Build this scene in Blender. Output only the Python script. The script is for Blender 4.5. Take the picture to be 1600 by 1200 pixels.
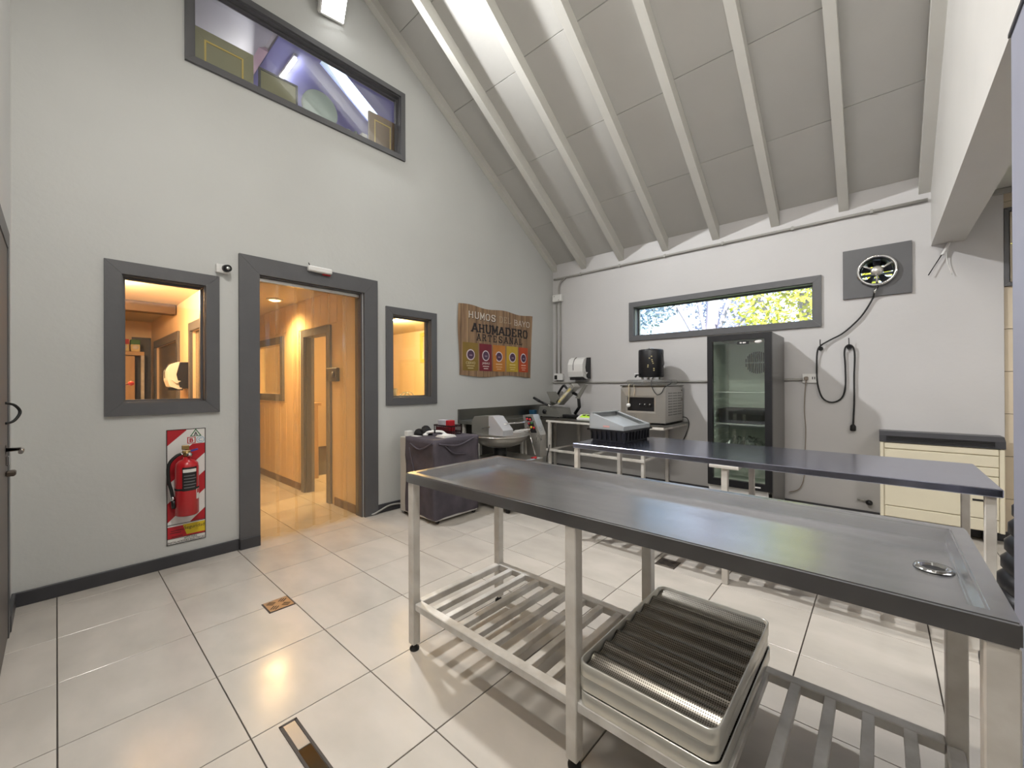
import bpy, bmesh, math, random
from mathutils import Vector, Matrix
R = random.Random(7)
for o in list(bpy.data.objects):
    bpy.data.objects.remove(o)
S = bpy.context.scene
COL = S.collection
PI = math.pi

# ------------------------------------------------------------------ camera
cam_d = bpy.data.cameras.new('camera')
cam_d.sensor_fit = 'HORIZONTAL'; cam_d.sensor_width = 36.0
cam_d.lens = 36.0 * 639.376 / 1600.0
cam_d.clip_start = 0.02; cam_d.clip_end = 200
cam = bpy.data.objects.new('camera', cam_d); COL.objects.link(cam)
yaw, pit, rol = 0.73181, 0.001514, -0.004033
fw = Vector((-math.sin(yaw)*math.cos(pit), math.cos(yaw)*math.cos(pit), math.sin(pit)))
rt = Vector((math.cos(yaw), math.sin(yaw), 0)); up = rt.cross(fw)
r2 = rt*math.cos(rol) + up*math.sin(rol); u2 = up*math.cos(rol) - rt*math.sin(rol)
m = Matrix((r2, u2, -fw)).transposed().to_4x4(); m.translation = (3.648, -4.989, 1.25)
cam.matrix_world = m
S.camera = cam
# ------------------------------------------------------------------ world, sun, exposure
S.view_settings.view_transform = 'Standard'; S.view_settings.look = 'None'
S.view_settings.gamma = 1.0; S.view_settings.use_curve_mapping = False
S.view_settings.exposure = 0.15
W = bpy.data.worlds.new('world'); S.world = W; W.use_nodes = True
bg = W.node_tree.nodes['Background']
bg.inputs[0].default_value = (0.62, 0.78, 1.0, 1); bg.inputs[1].default_value = 4.8
sun_d = bpy.data.lights.new('sun', 'SUN'); sun_d.energy = 15.0; sun_d.color = (1, .93, .78); sun_d.angle = .01
sun = bpy.data.objects.new('sun', sun_d); COL.objects.link(sun)
sun.location = (8, -12, 14)
sun.rotation_euler = (Vector((0, 0, 1)).rotation_difference(Vector((.45, -.62, .64)))).to_euler()
LOFT_W = 24.0
LAMP_W, FILL_W = 100.0, 66.0          # flood lamp on the gable, added fill tubes out of view
HALL_W, LEFT_W, BACK_W = 41.0, 100.0, 135.0

# ------------------------------------------------------------------ helpers
def lin(h):
    if isinstance(h, str):
        v = [int(h[i:i+2], 16)/255 for i in (0, 2, 4)]
        return tuple(c/12.92 if c <= .04045 else ((c+.055)/1.055)**2.4 for c in v)
    return tuple(h)
MATS = {}
def mat(name, col, rough=.5, metal=0.0, var=0.0, scale=4.0, bump=0.0, bscale=60.0, emit=None, estr=0.0, coat=0.0,
        alpha=1.0, rnd=0.0, stretch=(1, 1, 1), col2=None, rvar=0.0, aniso=0.0, spec=.5, trans=0.0, sss=0.0):
    if name in MATS: return MATS[name]
    M = bpy.data.materials.new(name); M.use_nodes = True
    N = M.node_tree.nodes; L = M.node_tree.links; b = N['Principled BSDF']
    c = lin(col); b.inputs['Base Color'].default_value = (*c, 1)
    b.inputs['Roughness'].default_value = rough; b.inputs['Metallic'].default_value = metal
    b.inputs['Coat Weight'].default_value = coat; b.inputs['Alpha'].default_value = alpha
    b.inputs['Anisotropic'].default_value = aniso; b.inputs['Specular IOR Level'].default_value = spec
    b.inputs['Transmission Weight'].default_value = trans
    if emit is not None:
        b.inputs['Emission Color'].default_value = (*lin(emit), 1); b.inputs['Emission Strength'].default_value = estr
    if var or bump or rnd or rvar:
        tc = N.new('ShaderNodeTexCoord'); mp = N.new('ShaderNodeMapping'); mp.inputs['Scale'].default_value = stretch
        L.new(tc.outputs['Object'], mp.inputs['Vector'])
        oi = N.new('ShaderNodeObjectInfo')
        if rnd:
            ad = N.new('ShaderNodeVectorMath'); ad.operation = 'MULTIPLY_ADD'
            L.new(oi.outputs['Random'], ad.inputs[0]); ad.inputs[1].default_value = (37, 91, 53)
            L.new(mp.outputs[0], ad.inputs[2]); vec = ad.outputs[0]
        else: vec = mp.outputs[0]
        if var or rnd:
            n = N.new('ShaderNodeTexNoise'); n.inputs['Scale'].default_value = scale; n.inputs['Detail'].default_value = 5
            L.new(vec, n.inputs['Vector'])
            mx = N.new('ShaderNodeMix'); mx.data_type = 'RGBA'
            c2 = lin(col2) if col2 is not None else tuple(x*(1-var) for x in c)
            mx.inputs['A'].default_value = (*c, 1); mx.inputs['B'].default_value = (*c2, 1)
            rp = N.new('ShaderNodeMapRange'); rp.inputs[1].default_value = .35; rp.inputs[2].default_value = .68
            L.new(n.outputs['Fac'], rp.inputs[0]); L.new(rp.outputs[0], mx.inputs['Factor'])
            out = mx.outputs['Result']
            if rnd:
                hs = N.new('ShaderNodeHueSaturation'); mr = N.new('ShaderNodeMapRange')
                mr.inputs[3].default_value = 1-rnd; mr.inputs[4].default_value = 1+rnd
                L.new(oi.outputs['Random'], mr.inputs[0]); L.new(mr.outputs[0], hs.inputs['Value'])
                L.new(out, hs.inputs['Color']); out = hs.outputs[0]
            L.new(out, b.inputs['Base Color'])
        if rvar:
            n3 = N.new('ShaderNodeTexNoise'); n3.inputs['Scale'].default_value = scale*1.3; n3.inputs['Detail'].default_value = 6
            L.new(vec, n3.inputs['Vector']); r3 = N.new('ShaderNodeMapRange')
            r3.inputs[1].default_value = .3; r3.inputs[2].default_value = .7
            r3.inputs[3].default_value = max(.02, rough-rvar); r3.inputs[4].default_value = rough+rvar
            L.new(n3.outputs['Fac'], r3.inputs[0]); L.new(r3.outputs[0], b.inputs['Roughness'])
        if bump:
            n2 = N.new('ShaderNodeTexNoise'); n2.inputs['Scale'].default_value = bscale; n2.inputs['Detail'].default_value = 3
            L.new(mp.outputs[0], n2.inputs['Vector']); bp = N.new('ShaderNodeBump')
            bp.inputs['Strength'].default_value = bump; bp.inputs['Distance'].default_value = .01
            L.new(n2.outputs['Fac'], bp.inputs['Height']); L.new(bp.outputs[0], b.inputs['Normal'])
    MATS[name] = M; return M

def clear_mat(name, tint=(1, 1, 1), gloss=.06, haze=0.0, hazecol=(.8, .8, .8), rough=.03, fres=True):
    """thin see-through sheet: transparent + mirror reflection (+ a milky share that scatters light)"""
    if name in MATS: return MATS[name]
    M = bpy.data.materials.new(name); M.use_nodes = True
    N = M.node_tree.nodes; L = M.node_tree.links; N.clear()
    o = N.new('ShaderNodeOutputMaterial'); t = N.new('ShaderNodeBsdfTransparent'); t.inputs[0].default_value = (*tint, 1)
    g = N.new('ShaderNodeBsdfGlossy'); g.inputs['Roughness'].default_value = rough
    cur = t.outputs[0]
    if haze:
        d = N.new('ShaderNodeBsdfDiffuse'); d.inputs[0].default_value = (*hazecol, 1)
        tl = N.new('ShaderNodeBsdfTranslucent'); tl.inputs[0].default_value = (*hazecol, 1)
        m2 = N.new('ShaderNodeMixShader'); m2.inputs[0].default_value = .5
        L.new(d.outputs[0], m2.inputs[1]); L.new(tl.outputs[0], m2.inputs[2])
        m1 = N.new('ShaderNodeMixShader'); m1.inputs[0].default_value = haze
        L.new(cur, m1.inputs[1]); L.new(m2.outputs[0], m1.inputs[2]); cur = m1.outputs[0]
    m3 = N.new('ShaderNodeMixShader'); L.new(cur, m3.inputs[1]); L.new(g.outputs[0], m3.inputs[2])
    lw = N.new('ShaderNodeLayerWeight'); lw.inputs[0].default_value = .25
    mr = N.new('ShaderNodeMapRange'); mr.inputs[3].default_value = gloss; mr.inputs[4].default_value = min(1, gloss*6)
    L.new(lw.outputs['Fresnel'], mr.inputs[0]); L.new(mr.outputs[0], m3.inputs[0])
    L.new(m3.outputs[0], o.inputs[0])
    MATS[name] = M; return M

class MB:
    def __init__(s): s.v = []; s.f = []; s.sm = []
    def add(s, vs, fs, smooth=False):
        n = len(s.v); s.v += [tuple(v) for v in vs]; s.f += [tuple(i+n for i in f) for f in fs]; s.sm += [smooth]*len(fs); return s
    def box(s, a, b):
        x0, y0, z0 = (min(a[i], b[i]) for i in range(3)); x1, y1, z1 = (max(a[i], b[i]) for i in range(3))
        return s.add([(x0,y0,z0),(x1,y0,z0),(x1,y1,z0),(x0,y1,z0),(x0,y0,z1),(x1,y0,z1),(x1,y1,z1),(x0,y1,z1)],
              [(0,3,2,1),(4,5,6,7),(0,1,5,4),(1,2,6,5),(2,3,7,6),(3,0,4,7)])
    def bbox(s, a, b, r=.003):
        """box with chamfered edges"""
        x0, y0, z0 = (min(a[i], b[i]) for i in range(3)); x1, y1, z1 = (max(a[i], b[i]) for i in range(3))
        r = min(r, (x1-x0)*.45, (y1-y0)*.45, (z1-z0)*.45)
        bm = bmesh.new(); bmesh.ops.create_cube(bm, size=1)
        for v in bm.verts: v.co = Vector(((x0+x1)/2+v.co.x*(x1-x0), (y0+y1)/2+v.co.y*(y1-y0), (z0+z1)/2+v.co.z*(z1-z0)))
        bmesh.ops.bevel(bm, geom=bm.edges[:], offset=r, segments=1, affect='EDGES')
        s.bm(bm); return s
    def bm(s, bm, smooth=False):
        bm.verts.index_update(); s.add([v.co[:] for v in bm.verts], [[v.index for v in f.verts] for f in bm.faces], smooth); bm.free(); return s
    def prism(s, poly, d):
        """poly: 3D points of a planar polygon, extruded by vector d"""
        n = len(poly); P = [Vector(p) for p in poly]; d = Vector(d)
        fs = [tuple(range(n))[::-1], tuple(range(n, 2*n))] + [(i, (i+1) % n, n+(i+1) % n, n+i) for i in range(n)]
        return s.add([*P, *[p+d for p in P]], fs)
    def cyl(s, p0, p1, r0, r1=None, n=16, caps=True, smooth=True):
        p0 = Vector(p0); p1 = Vector(p1); r1 = r0 if r1 is None else r1
        a = (p1-p0).normalized(); q = a.orthogonal().normalized(); w = a.cross(q)
        vs = []
        for p, r in ((p0, r0), (p1, r1)):
            vs += [p+(q*math.cos(2*PI*i/n)+w*math.sin(2*PI*i/n))*r for i in range(n)]
        s.add(vs, [(i, (i+1) % n, n+(i+1) % n, n+i) for i in range(n)], smooth)
        if caps: s.add(vs, [tuple(range(n))[::-1], tuple(range(n, 2*n))])
        return s
    def tube(s, pts, r, n=8, closed=False, caps=True):
        P = [Vector(p) for p in pts]; k = len(P); vs = []; q = None
        for i in range(k):
            t = (P[(i+1) % k]-P[i-1]) if closed else (P[min(i+1, k-1)]-P[max(i-1, 0)])
            t.normalize()
            q = t.orthogonal().normalized() if q is None else (q-t*q.dot(t)).normalized()
            w = t.cross(q)
            vs += [P[i]+(q*math.cos(2*PI*j/n)+w*math.sin(2*PI*j/n))*r for j in range(n)]
        fs = []
        for i in range(k if closed else k-1):
            a = i*n; b = ((i+1) % k)*n
            fs += [(a+j, a+(j+1) % n, b+(j+1) % n, b+j) for j in range(n)]
        s.add(vs, fs, True)
        if caps and not closed: s.add(vs, [tuple(range(n))[::-1], tuple(range((k-1)*n, k*n))])
        return s
    def lathe(s, prof, c, axis='z', n=32, smooth=True, caps=True):
        vs = []; c = Vector(c)
        ax = {'z': (Vector((1,0,0)), Vector((0,1,0)), Vector((0,0,1))), 'y': (Vector((1,0,0)), Vector((0,0,1)), Vector((0,-1,0))),
              'x': (Vector((0,1,0)), Vector((0,0,1)), Vector((1,0,0)))}[axis]
        for r, h in prof:
            vs += [c+(ax[0]*math.cos(2*PI*i/n)+ax[1]*math.sin(2*PI*i/n))*r+ax[2]*h for i in range(n)]
        fs = []
        for k in range(len(prof)-1):
            fs += [(k*n+i, k*n+(i+1) % n, (k+1)*n+(i+1) % n, (k+1)*n+i) for i in range(n)]
        s.add(vs, fs, smooth)
        if caps:
            if prof[0][0] > 1e-4: s.add(vs, [tuple(range(n))[::-1]])
            if prof[-1][0] > 1e-4: s.add(vs, [tuple(range((len(prof)-1)*n, len(prof)*n))])
        return s
    def xf(s, M):
        s.v = [tuple(M @ Vector(v)) for v in s.v]; return s
BASE = {}
def empty(name, loc, label=None, cat=None, group=None, kind=None):
    o = bpy.data.objects.new(name, None); COL.objects.link(o); o.location = loc; o.empty_display_size = .05
    BASE[o.name] = Vector(loc); tag(o, label, cat, group, kind); return o
def tag(o, label=None, cat=None, group=None, kind=None):
    for k, v in (('label', label), ('category', cat), ('group', group), ('kind', kind)):
        if v: o[k] = v
    return o
def obj(name, mb, material, parent=None, label=None, cat=None, group=None, kind=None, origin=None, weld=True):
    """world-space mesh -> one object; children are stored relative to their thing's base"""
    me = bpy.data.meshes.new(name)
    if origin is None and parent is None:
        xs = [v[0] for v in mb.v]; ys = [v[1] for v in mb.v]; zs = [v[2] for v in mb.v]
        origin = ((min(xs)+max(xs))/2, (min(ys)+max(ys))/2, min(zs))
    base = BASE[parent.name] if parent else Vector(origin)
    me.from_pydata([tuple(Vector(v)-base) for v in mb.v], [], mb.f)
    me.polygons.foreach_set('use_smooth', mb.sm)
    if weld:
        bm = bmesh.new(); bm.from_mesh(me); bmesh.ops.remove_doubles(bm, verts=bm.verts, dist=1e-6)
        bmesh.ops.recalc_face_normals(bm, faces=bm.faces); bm.to_mesh(me); bm.free()
    for mm in (material if isinstance(material, (list, tuple)) else [material]): me.materials.append(mm)
    o = bpy.data.objects.new(name, me); COL.objects.link(o)
    if parent: o.parent = parent; BASE[o.name] = base
    else: o.location = base; BASE[o.name] = base
    return tag(o, label, cat, group, kind)
def dup(o, parent=None, off=(0, 0, 0), top=True):
    c = o.copy(); COL.objects.link(c)
    if top: c.location = o.location + Vector(off)
    else: c.parent = parent
    BASE[c.name] = (BASE[o.name]+Vector(off)) if top else BASE[parent.name]
    for ch in list(o.children): dup(ch, c, off, False)
    return c
def holed(outer, holes, m2, d):
    """polygon with holes given in 2D, mapped to 3D with m2, extruded by d"""
    bm = bmesh.new(); es = []
    for loop in [outer]+holes:
        vs = [bm.verts.new(m2(p)) for p in loop]
        es += [bm.edges.new((vs[i], vs[(i+1) % len(vs)])) for i in range(len(vs))]
    bmesh.ops.triangle_fill(bm, use_beauty=True, edges=es)
    g = bmesh.ops.extrude_face_region(bm, geom=bm.faces[:])
    bmesh.ops.translate(bm, vec=Vector(d), verts=[e for e in g['geom'] if isinstance(e, bmesh.types.BMVert)])
    bmesh.ops.recalc_face_normals(bm, faces=bm.faces)
    return MB().bm(bm)
def rect(a0, a1, b0, b1): return [(a0, b0), (a1, b0), (a1, b1), (a0, b1)]
def frame_boards(parent, plane, u0, u1, v0, v1, w, d0, d1, material, bottom=True, name='frame_board'):
    """mitred boards round an opening; plane 'x' -> u is y, plane 'y' -> u is x"""
    def P(u, v, d): return (d, u, v) if plane == 'x' else (u, d, v)
    e = .0012
    q = [[(u0, v1), (u1, v1), (u1-w, v1-w), (u0+w, v1-w)]]
    if bottom:
        q += [[(u0, v0), (u1, v0), (u1-w, v0+w), (u0+w, v0+w)], [(u0, v0+e), (u0, v1-e), (u0+w, v1-w-e), (u0+w, v0+w+e)], [(u1, v0+e), (u1, v1-e), (u1-w, v1-w-e), (u1-w, v0+w+e)]]
    else:
        q += [[(u0, v0), (u0, v1-e), (u0+w, v1-w-e), (u0+w, v0)], [(u1, v0), (u1, v1-e), (u1-w, v1-w-e), (u1-w, v0)]]
    for poly in q:
        obj(name, MB().prism([P(u, v, d0) for u, v in poly], Vector(P(0, 0, d1))-Vector(P(0, 0, d0))), material, parent)
def sm_path(pts, k=6):
    P = [Vector(p) for p in pts]; out = []
    for i in range(len(P)-1):
        a = P[max(i-1, 0)]; b = P[i]; c = P[i+1]; d = P[min(i+2, len(P)-1)]
        for j in range(k):
            t = j/k
            out.append(.5*((2*b)+(c-a)*t+(2*a-5*b+4*c-d)*t*t+(3*b-a-3*c+d)*t**3))
    return out+[P[-1]]
def text_mesh(body, size, bold=0.0, spacing=1.0):
    """flat lettering: list of 2D verts + faces, origin at its centre"""
    cu = bpy.data.curves.new('lettering', 'FONT'); cu.body = body; cu.size = size; cu.align_x = 'CENTER'; cu.align_y = 'CENTER'
    cu.offset = bold; cu.space_character = spacing; cu.resolution_u = 3; cu.fill_mode = 'FRONT'
    o = bpy.data.objects.new('lettering', cu); COL.objects.link(o)
    dg = bpy.context.evaluated_depsgraph_get(); dg.update()
    me = o.evaluated_get(dg).to_mesh()
    v = [(p.co.x, p.co.y) for p in me.vertices]; f = [tuple(p.vertices) for p in me.polygons]
    o.evaluated_get(dg).to_mesh_clear(); bpy.data.objects.remove(o); bpy.data.curves.remove(cu)
    if v:
        cx = (min(p[0] for p in v)+max(p[0] for p in v))/2; cy = (min(p[1] for p in v)+max(p[1] for p in v))/2
        v = [(a-cx, b-cy) for a, b in v]
    return v, f
def fit_text(body, w, h, bold=0.0, spacing=1.0):
    v, f = text_mesh(body, 1.0, bold, spacing)
    W_ = max(p[0] for p in v)-min(p[0] for p in v); H_ = max(p[1] for p in v)-min(p[1] for p in v)
    return [(a*w/W_, b*h/H_) for a, b in v], f

# ------------------------------------------------------------------ materials
M_wall = mat('wall_paint', 'c3c4c1', .55, var=.05, scale=1.2, bump=.12, bscale=26)
M_back = mat('back_wall_paint', 'c2c0bf', .5, var=.05, scale=1.5, bump=.12, bscale=22)
M_white = mat('white_paint', 'c4c1bc', .5, var=.05, scale=2, bump=.08, bscale=30)
M_ceil = mat('ceiling_panel_paint', 'b6b4af', .55, var=.05, scale=2, rnd=.025, bump=.06, bscale=40)
M_raft = mat('rafter_paint', 'c9c7c0', .5, var=.06, scale=3, bump=.08, bscale=30)
M_trim = mat('grey_trim_paint', '59595b', .42, var=.08, scale=6, bump=.1, bscale=30)
M_base = mat('dark_baseboard', '3e3e42', .35, var=.15, scale=7)
M_grout = mat('dark_grout', '4a443f', .8, var=.2, scale=20)
M_tile = mat('floor_tile_glaze', 'c2bbb2', .2, var=.1, scale=2.6, rnd=.025, col2='b3ada4', rvar=.07, stretch=(1, 1.8, 1))
M_post = mat('blue_grey_post', '8a8b98', .5, var=.06, scale=6)
M_steel = mat('brushed_steel', 'b8b5af', .3, .75, var=.05, scale=5, rvar=.03)
M_steeltop = mat('worn_steel_top', 'c4c4c6', .25, 1.0, var=.06, scale=9, rvar=.015, col2='bbbbbe', stretch=(.6, 2.2, 1))
M_steeldk = mat('dark_steel', '84837e', .32, 1.0, var=.06, scale=6, rvar=.03)
M_chrome = mat('chrome', 'c9c9c9', .12, 1.0)
M_wtube = mat('white_tube_paint', 'd6d2cb', .45, var=.08, scale=9, col2='bfb9b0', bump=.03)
M_gtube = mat('grey_worn_paint', 'd0cdc8', .45, var=.2, scale=10, col2='b3afa8', bump=.04)
M_black = mat('black_plastic', '17171a', .38, var=.2, scale=12)
M_rubber = mat('black_rubber', '151515', .6)
M_wplast = mat('white_plastic', 'dcdbd8', .35)
M_cream = mat('cream_enamel', 'd9d1ba', .38, var=.04, scale=4)
M_conduit = mat('grey_conduit', '9a9892', .45)
M_red = mat('red_enamel', 'b8141f', .28, coat=.3)
M_redprint = mat('red_print', 'b01522', .5)
M_wprint = mat('white_print', 'dcdad6', .5)
M_kprint = mat('black_print', '1b1a1c', .5)
M_yprint = mat('yellow_print', 'd0b41c', .5)
M_glass = clear_mat('window_glass', (.97, .98, .98), .05)
M_fridgeglass = clear_mat('fridge_glass', (.93, .97, .94), .07)
M_pvc = clear_mat('clear_curtain_strip', (.98, .93, .82), .03, haze=.14, hazecol=(.9, .78, .56), rough=.1)
M_pvcg = clear_mat('grey_curtain_strip', (.8, .78, .72), .05, haze=.22, hazecol=(.45, .42, .36), rough=.15)
M_lid = clear_mat('clear_lid', (.9, .91, .9), .08, haze=.12)
M_cloth = mat('purple_grey_cover', '4f4850', .75, var=.22, scale=7, col2='3c3840', bump=.35, bscale=9)
M_wood = mat('pale_panel_wood', 'c2a073', .5, var=.15, scale=3, stretch=(6, 6, .6))

# ------------------------------------------------------------------ room shell
def slope(y): return 3.03-.657*y if y > -3.31 else 3.03+.657*3.31-.657*(-3.31-y)
YF = -5.16                                  # front wall plane, just behind the camera
mX = lambda x: (lambda p: Vector((x, p[0], p[1])))
mY = lambda y: (lambda p: Vector((p[0], y, p[1])))

# floor slab + tiles
fl = obj('floor', MB().box((-5.2, YF-.2, -.12), (6.8, .2, -.006)), M_grout, kind='structure', label='pale ceramic tile floor with dark grout', cat='floor')
PX, PY, TX0, TY0, GAP = .46, .458, 1.528, -4.073, .0045
tile_cache = {}
def tile(ix, iy, region):
    x0 = TX0+ix*PX+GAP/2; x1 = x0+PX-GAP; y0 = TY0+iy*PY+GAP/2; y1 = y0+PY-GAP
    a0, a1, b0, b1 = region
    x0c, x1c, y0c, y1c = max(x0, a0), min(x1, a1), max(y0, b0), min(y1, b1)
    if x1c-x0c < .012 or y1c-y0c < .012: return
    key = (round(x1c-x0c, 3), round(y1c-y0c, 3))
    if key not in tile_cache:
        w, h = key; me = bpy.data.meshes.new('tile'); b = MB().bbox((0, 0, -.008), (w, h, 0), .0012)
        me.from_pydata(b.v, [], b.f); me.materials.append(M_tile); tile_cache[key] = me
    o = bpy.data.objects.new('tile', tile_cache[key]); COL.objects.link(o); o.parent = fl
    o.location = Vector((x0c, y0c, 0))-BASE[fl.name]
for ix in range(-4, 12):
    for iy in range(-3, 10):
        tile(ix, iy, (0, 6.6, YF, 0))
for ix in range(-11, -3):
    for iy in range(0, 3):
        tile(ix, iy, (-4.8, 0, -3.93, -3.05))
for ix in range(-8, -3):
    for iy in range(2, 8):
        tile(ix, iy, (-3.4, -.12, -3.05, -.5))

# gable wall with two windows, doorway and loft window
gout = [(.15, -.1), (YF-.15, -.1), (YF-.15, slope(YF)+.05), (-3.31, slope(-3.31)+.1), (.15, slope(0)+.05)]
W1, W2, DR = (-4.71, -4.26, 1.135, 1.98), (-2.735, -2.255, 1.115, 1.965), (-3.93, -3.05, -.1, 2.125)
upq = [(-4.335, 3.60), (-2.625, 3.60), (-2.625, 4.205), (-4.335, 4.205)]
gw = obj('wall_left', holed(gout, [rect(*W1), rect(*W2), rect(DR[0], DR[1], -.06, DR[3]), upq], mX(-.12), (.12, 0, 0)), M_wall, kind='structure', label='tall grey gable wall with doorway and windows', cat='wall')
# back wall with strip window and fan hole
FC, FR = (3.634, 2.267), .118
circ = [(FC[0]+FR*math.cos(2*PI*i/28), FC[1]+FR*math.sin(2*PI*i/28)) for i in range(28)]
obj('wall_back', holed([(-.12, -.1), (4.38, -.1), (4.38, 3.10), (-.12, 3.10)], [rect(1.29, 3.17, 1.865, 2.245), circ], mY(0), (0, .2, 0)), M_back, kind='structure', label='white back wall with strip window', cat='wall')
# tiled wall right of the corner
wr = obj('wall_right', holed([(4.38, -.1), (6.7, -.1), (6.7, 3.0), (4.38, 3.0)], [rect(4.404, 5.4, 2.03, 2.60)], mY(.03), (0, .17, 0)), M_grout, kind='structure', label='beige tiled wall right of the white back wall', cat='wall')
M_btile = mat('beige_wall_tile', 'cdbfa8', .4, var=.08, scale=5, rnd=.04)
for i in range(5):
    for k in range(9):
        x0 = 4.383+i*.45; z0 = -.0+k*.335
        if x0+.45 > 4.46 and x0 < 5.4 and z0+.33 > 2.0 and z0 < 2.6:
            for (u0, u1, v0, v1) in ((x0, min(x0+.446, 4.475), z0, z0+.331),):
                if u1-u0 > .02: obj('tile', MB().bbox((u0, .018, v0), (u1, .031, v1), .001), M_btile, wr)
            continue
        obj('tile', MB().bbox((x0, .018, z0), (x0+.446, .031, z0+.331), .001), M_btile, wr)
obj('wall_front', MB().box((-.12, YF-.15, -.1), (6.7, YF, 4.2)), mat('front_wall_paint', 'e0e0df', .5, var=.03, scale=2), kind='structure', label='front wall behind the camera', cat='wall')
obj('trim_5', MB().bbox((1.45, YF+.001, 0), (6.59, YF+.012, .72), .003), mat('dark_reflection_panel', '35322f', .6), kind='structure', label='added dark panel on the front wall behind the camera, darkens the table reflection', cat='reflection panel')  # dark panel added out of view to darken the apron's reflection
obj('wall_side', MB().box((6.6, YF, -.1), (6.75, .2, 3.2)), M_back, kind='structure', label='plain side wall of the annex', cat='wall')

# roof deck (both slopes) with the loft skylight cut out of the near slope
def roof_map(p): return Vector((p[0], p[1], 3.03-.657*p[1]+.02))
sky_hole = [(-1.15, -2.95), (-.93, -2.95), (-.93, -1.98), (-1.15, -1.98)]
sky_hole2 = [(-1.88, -3.16), (-1.36, -3.16), (-1.36, -3.12), (-1.88, -3.12)]
M_loftroof = mat('loft_roof_sky_glow', 'a9aee2', .6)  # bluish skylight glow is put into this colour
near = holed([(-3.8, .4), (6.9, .4), (6.9, -3.31), (-3.8, -3.31)], [sky_hole], roof_map, (0, 0, .12))
cl = obj('ceiling', near, M_ceil, kind='structure', label='sloping white boarded ceiling between rafters', cat='ceiling')
lin_ = lambda p: Vector((p[0], p[1], 3.03-.657*p[1]+.004))
obj('ceiling_loft_slope', holed([(-3.69, .09), (-.125, .09), (-.125, -3.30), (-3.69, -3.30)], [sky_hole], lin_, (0, 0, .012)), M_loftroof, kind='structure', label='loft roof slope lining tinted with the bluish skylight glow', cat='ceiling')
far = MB().prism([(-3.8, -3.31, slope(-3.31)+.02), (6.9, -3.31, slope(-3.31)+.02), (6.9, YF-.5, slope(YF-.5)+.02), (-3.8, YF-.5, slope(YF-.5)+.02)], (0, 0, .12))
obj('ceiling_slope', far, M_ceil, kind='structure', label='second roof slope behind the camera', cat='ceiling')
RX = [0.004, .505, 1.08, 1.665, 2.24, 2.812, 3.365, 3.905]; RW = .075
jn = [0.0, -.58, -1.28, -1.98, -2.68, -3.3]
for i in range(7):
    a = RX[i]+.01; b = RX[i+1]+RW-.01
    for k in range(5):
        o_ = -.02*i+.03*(i % 2)
        y1 = jn[k]+(o_ if k else 0)-.003; y0 = jn[k+1]+(o_ if k < 4 else 0)+.003
        q = [(a, y1, slope(y1)), (b, y1, slope(y1)), (b, y0, slope(y0)), (a, y0, slope(y0))]
        obj('ceiling_panel', MB().prism(q, (0, 0, .016)), M_ceil, cl)
for i, x in enumerate(RX):
    d = .15 if i else .10
    q = [(x, -.0015, slope(0)-.002), (x, -3.3, slope(-3.3)-.002), (x, -3.3, slope(-3.3)-d), (x, -.0015, slope(0)-d)]
    obj('rafter', MB().prism(q, (RW, 0, 0)), M_raft, cl)
# big white beam wall, post, low ceiling of the annex
bq = [(0, 2.42), (YF, 2.42), (YF, slope(YF)+.02), (-3.31, slope(-3.31)+.02), (0, slope(0)+.02)]
obj('trim_1', MB().prism([(3.98, y, z) for y, z in bq], (.195, 0, 0)), M_white, kind='structure', label='deep white beam under the roof slope', cat='beam')
obj('trim_2', MB().bbox((3.98, -3.25, 0), (4.175, -2.85, 2.42), .004), M_post, kind='structure', label='blue-grey post at the right edge', cat='post')
obj('trim_3', MB().box((3.974, -3.2, 2.408), (4.18, -2.845, 2.4205)), M_base, kind='structure', label='dark strip on top of the post', cat='trim')
obj('ceiling_annex', MB().box((4.175, YF, 2.78), (6.7, .03, 2.86)), M_white, kind='structure', label='low flat ceiling right of the beam', cat='ceiling')
obj('trim_4', MB().bbox((4.177, -.025, 2.735), (6.6, -.001, 2.778), .004), M_conduit, kind='structure', label='grey moulding under the low ceiling', cat='trim')
# baseboards
for nm, a, b, lb in (('baseboard_left', (0, YF, 0), (.016, -4.06, .082), 'dark baseboard left of the doorway'),
                 ('baseboard_left_2', (0, -2.905, 0), (.016, -.02, .082), 'dark baseboard right of the doorway'),
                 ('baseboard_front', (.016, YF, 0), (.36, YF+.016, .082), 'dark baseboard in the front corner'),
                 ('baseboard_back', (.016, -.016, 0), (4.38, 0, .075), 'dark baseboard along the back wall'),
                 ('baseboard_right', (4.38, -.0, 0), (6.6, .018, .075), 'dark baseboard under the tiled wall')):
    obj(nm, MB().bbox(a, b, .003), M_base, kind='structure', label=lb, cat='baseboard')

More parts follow.
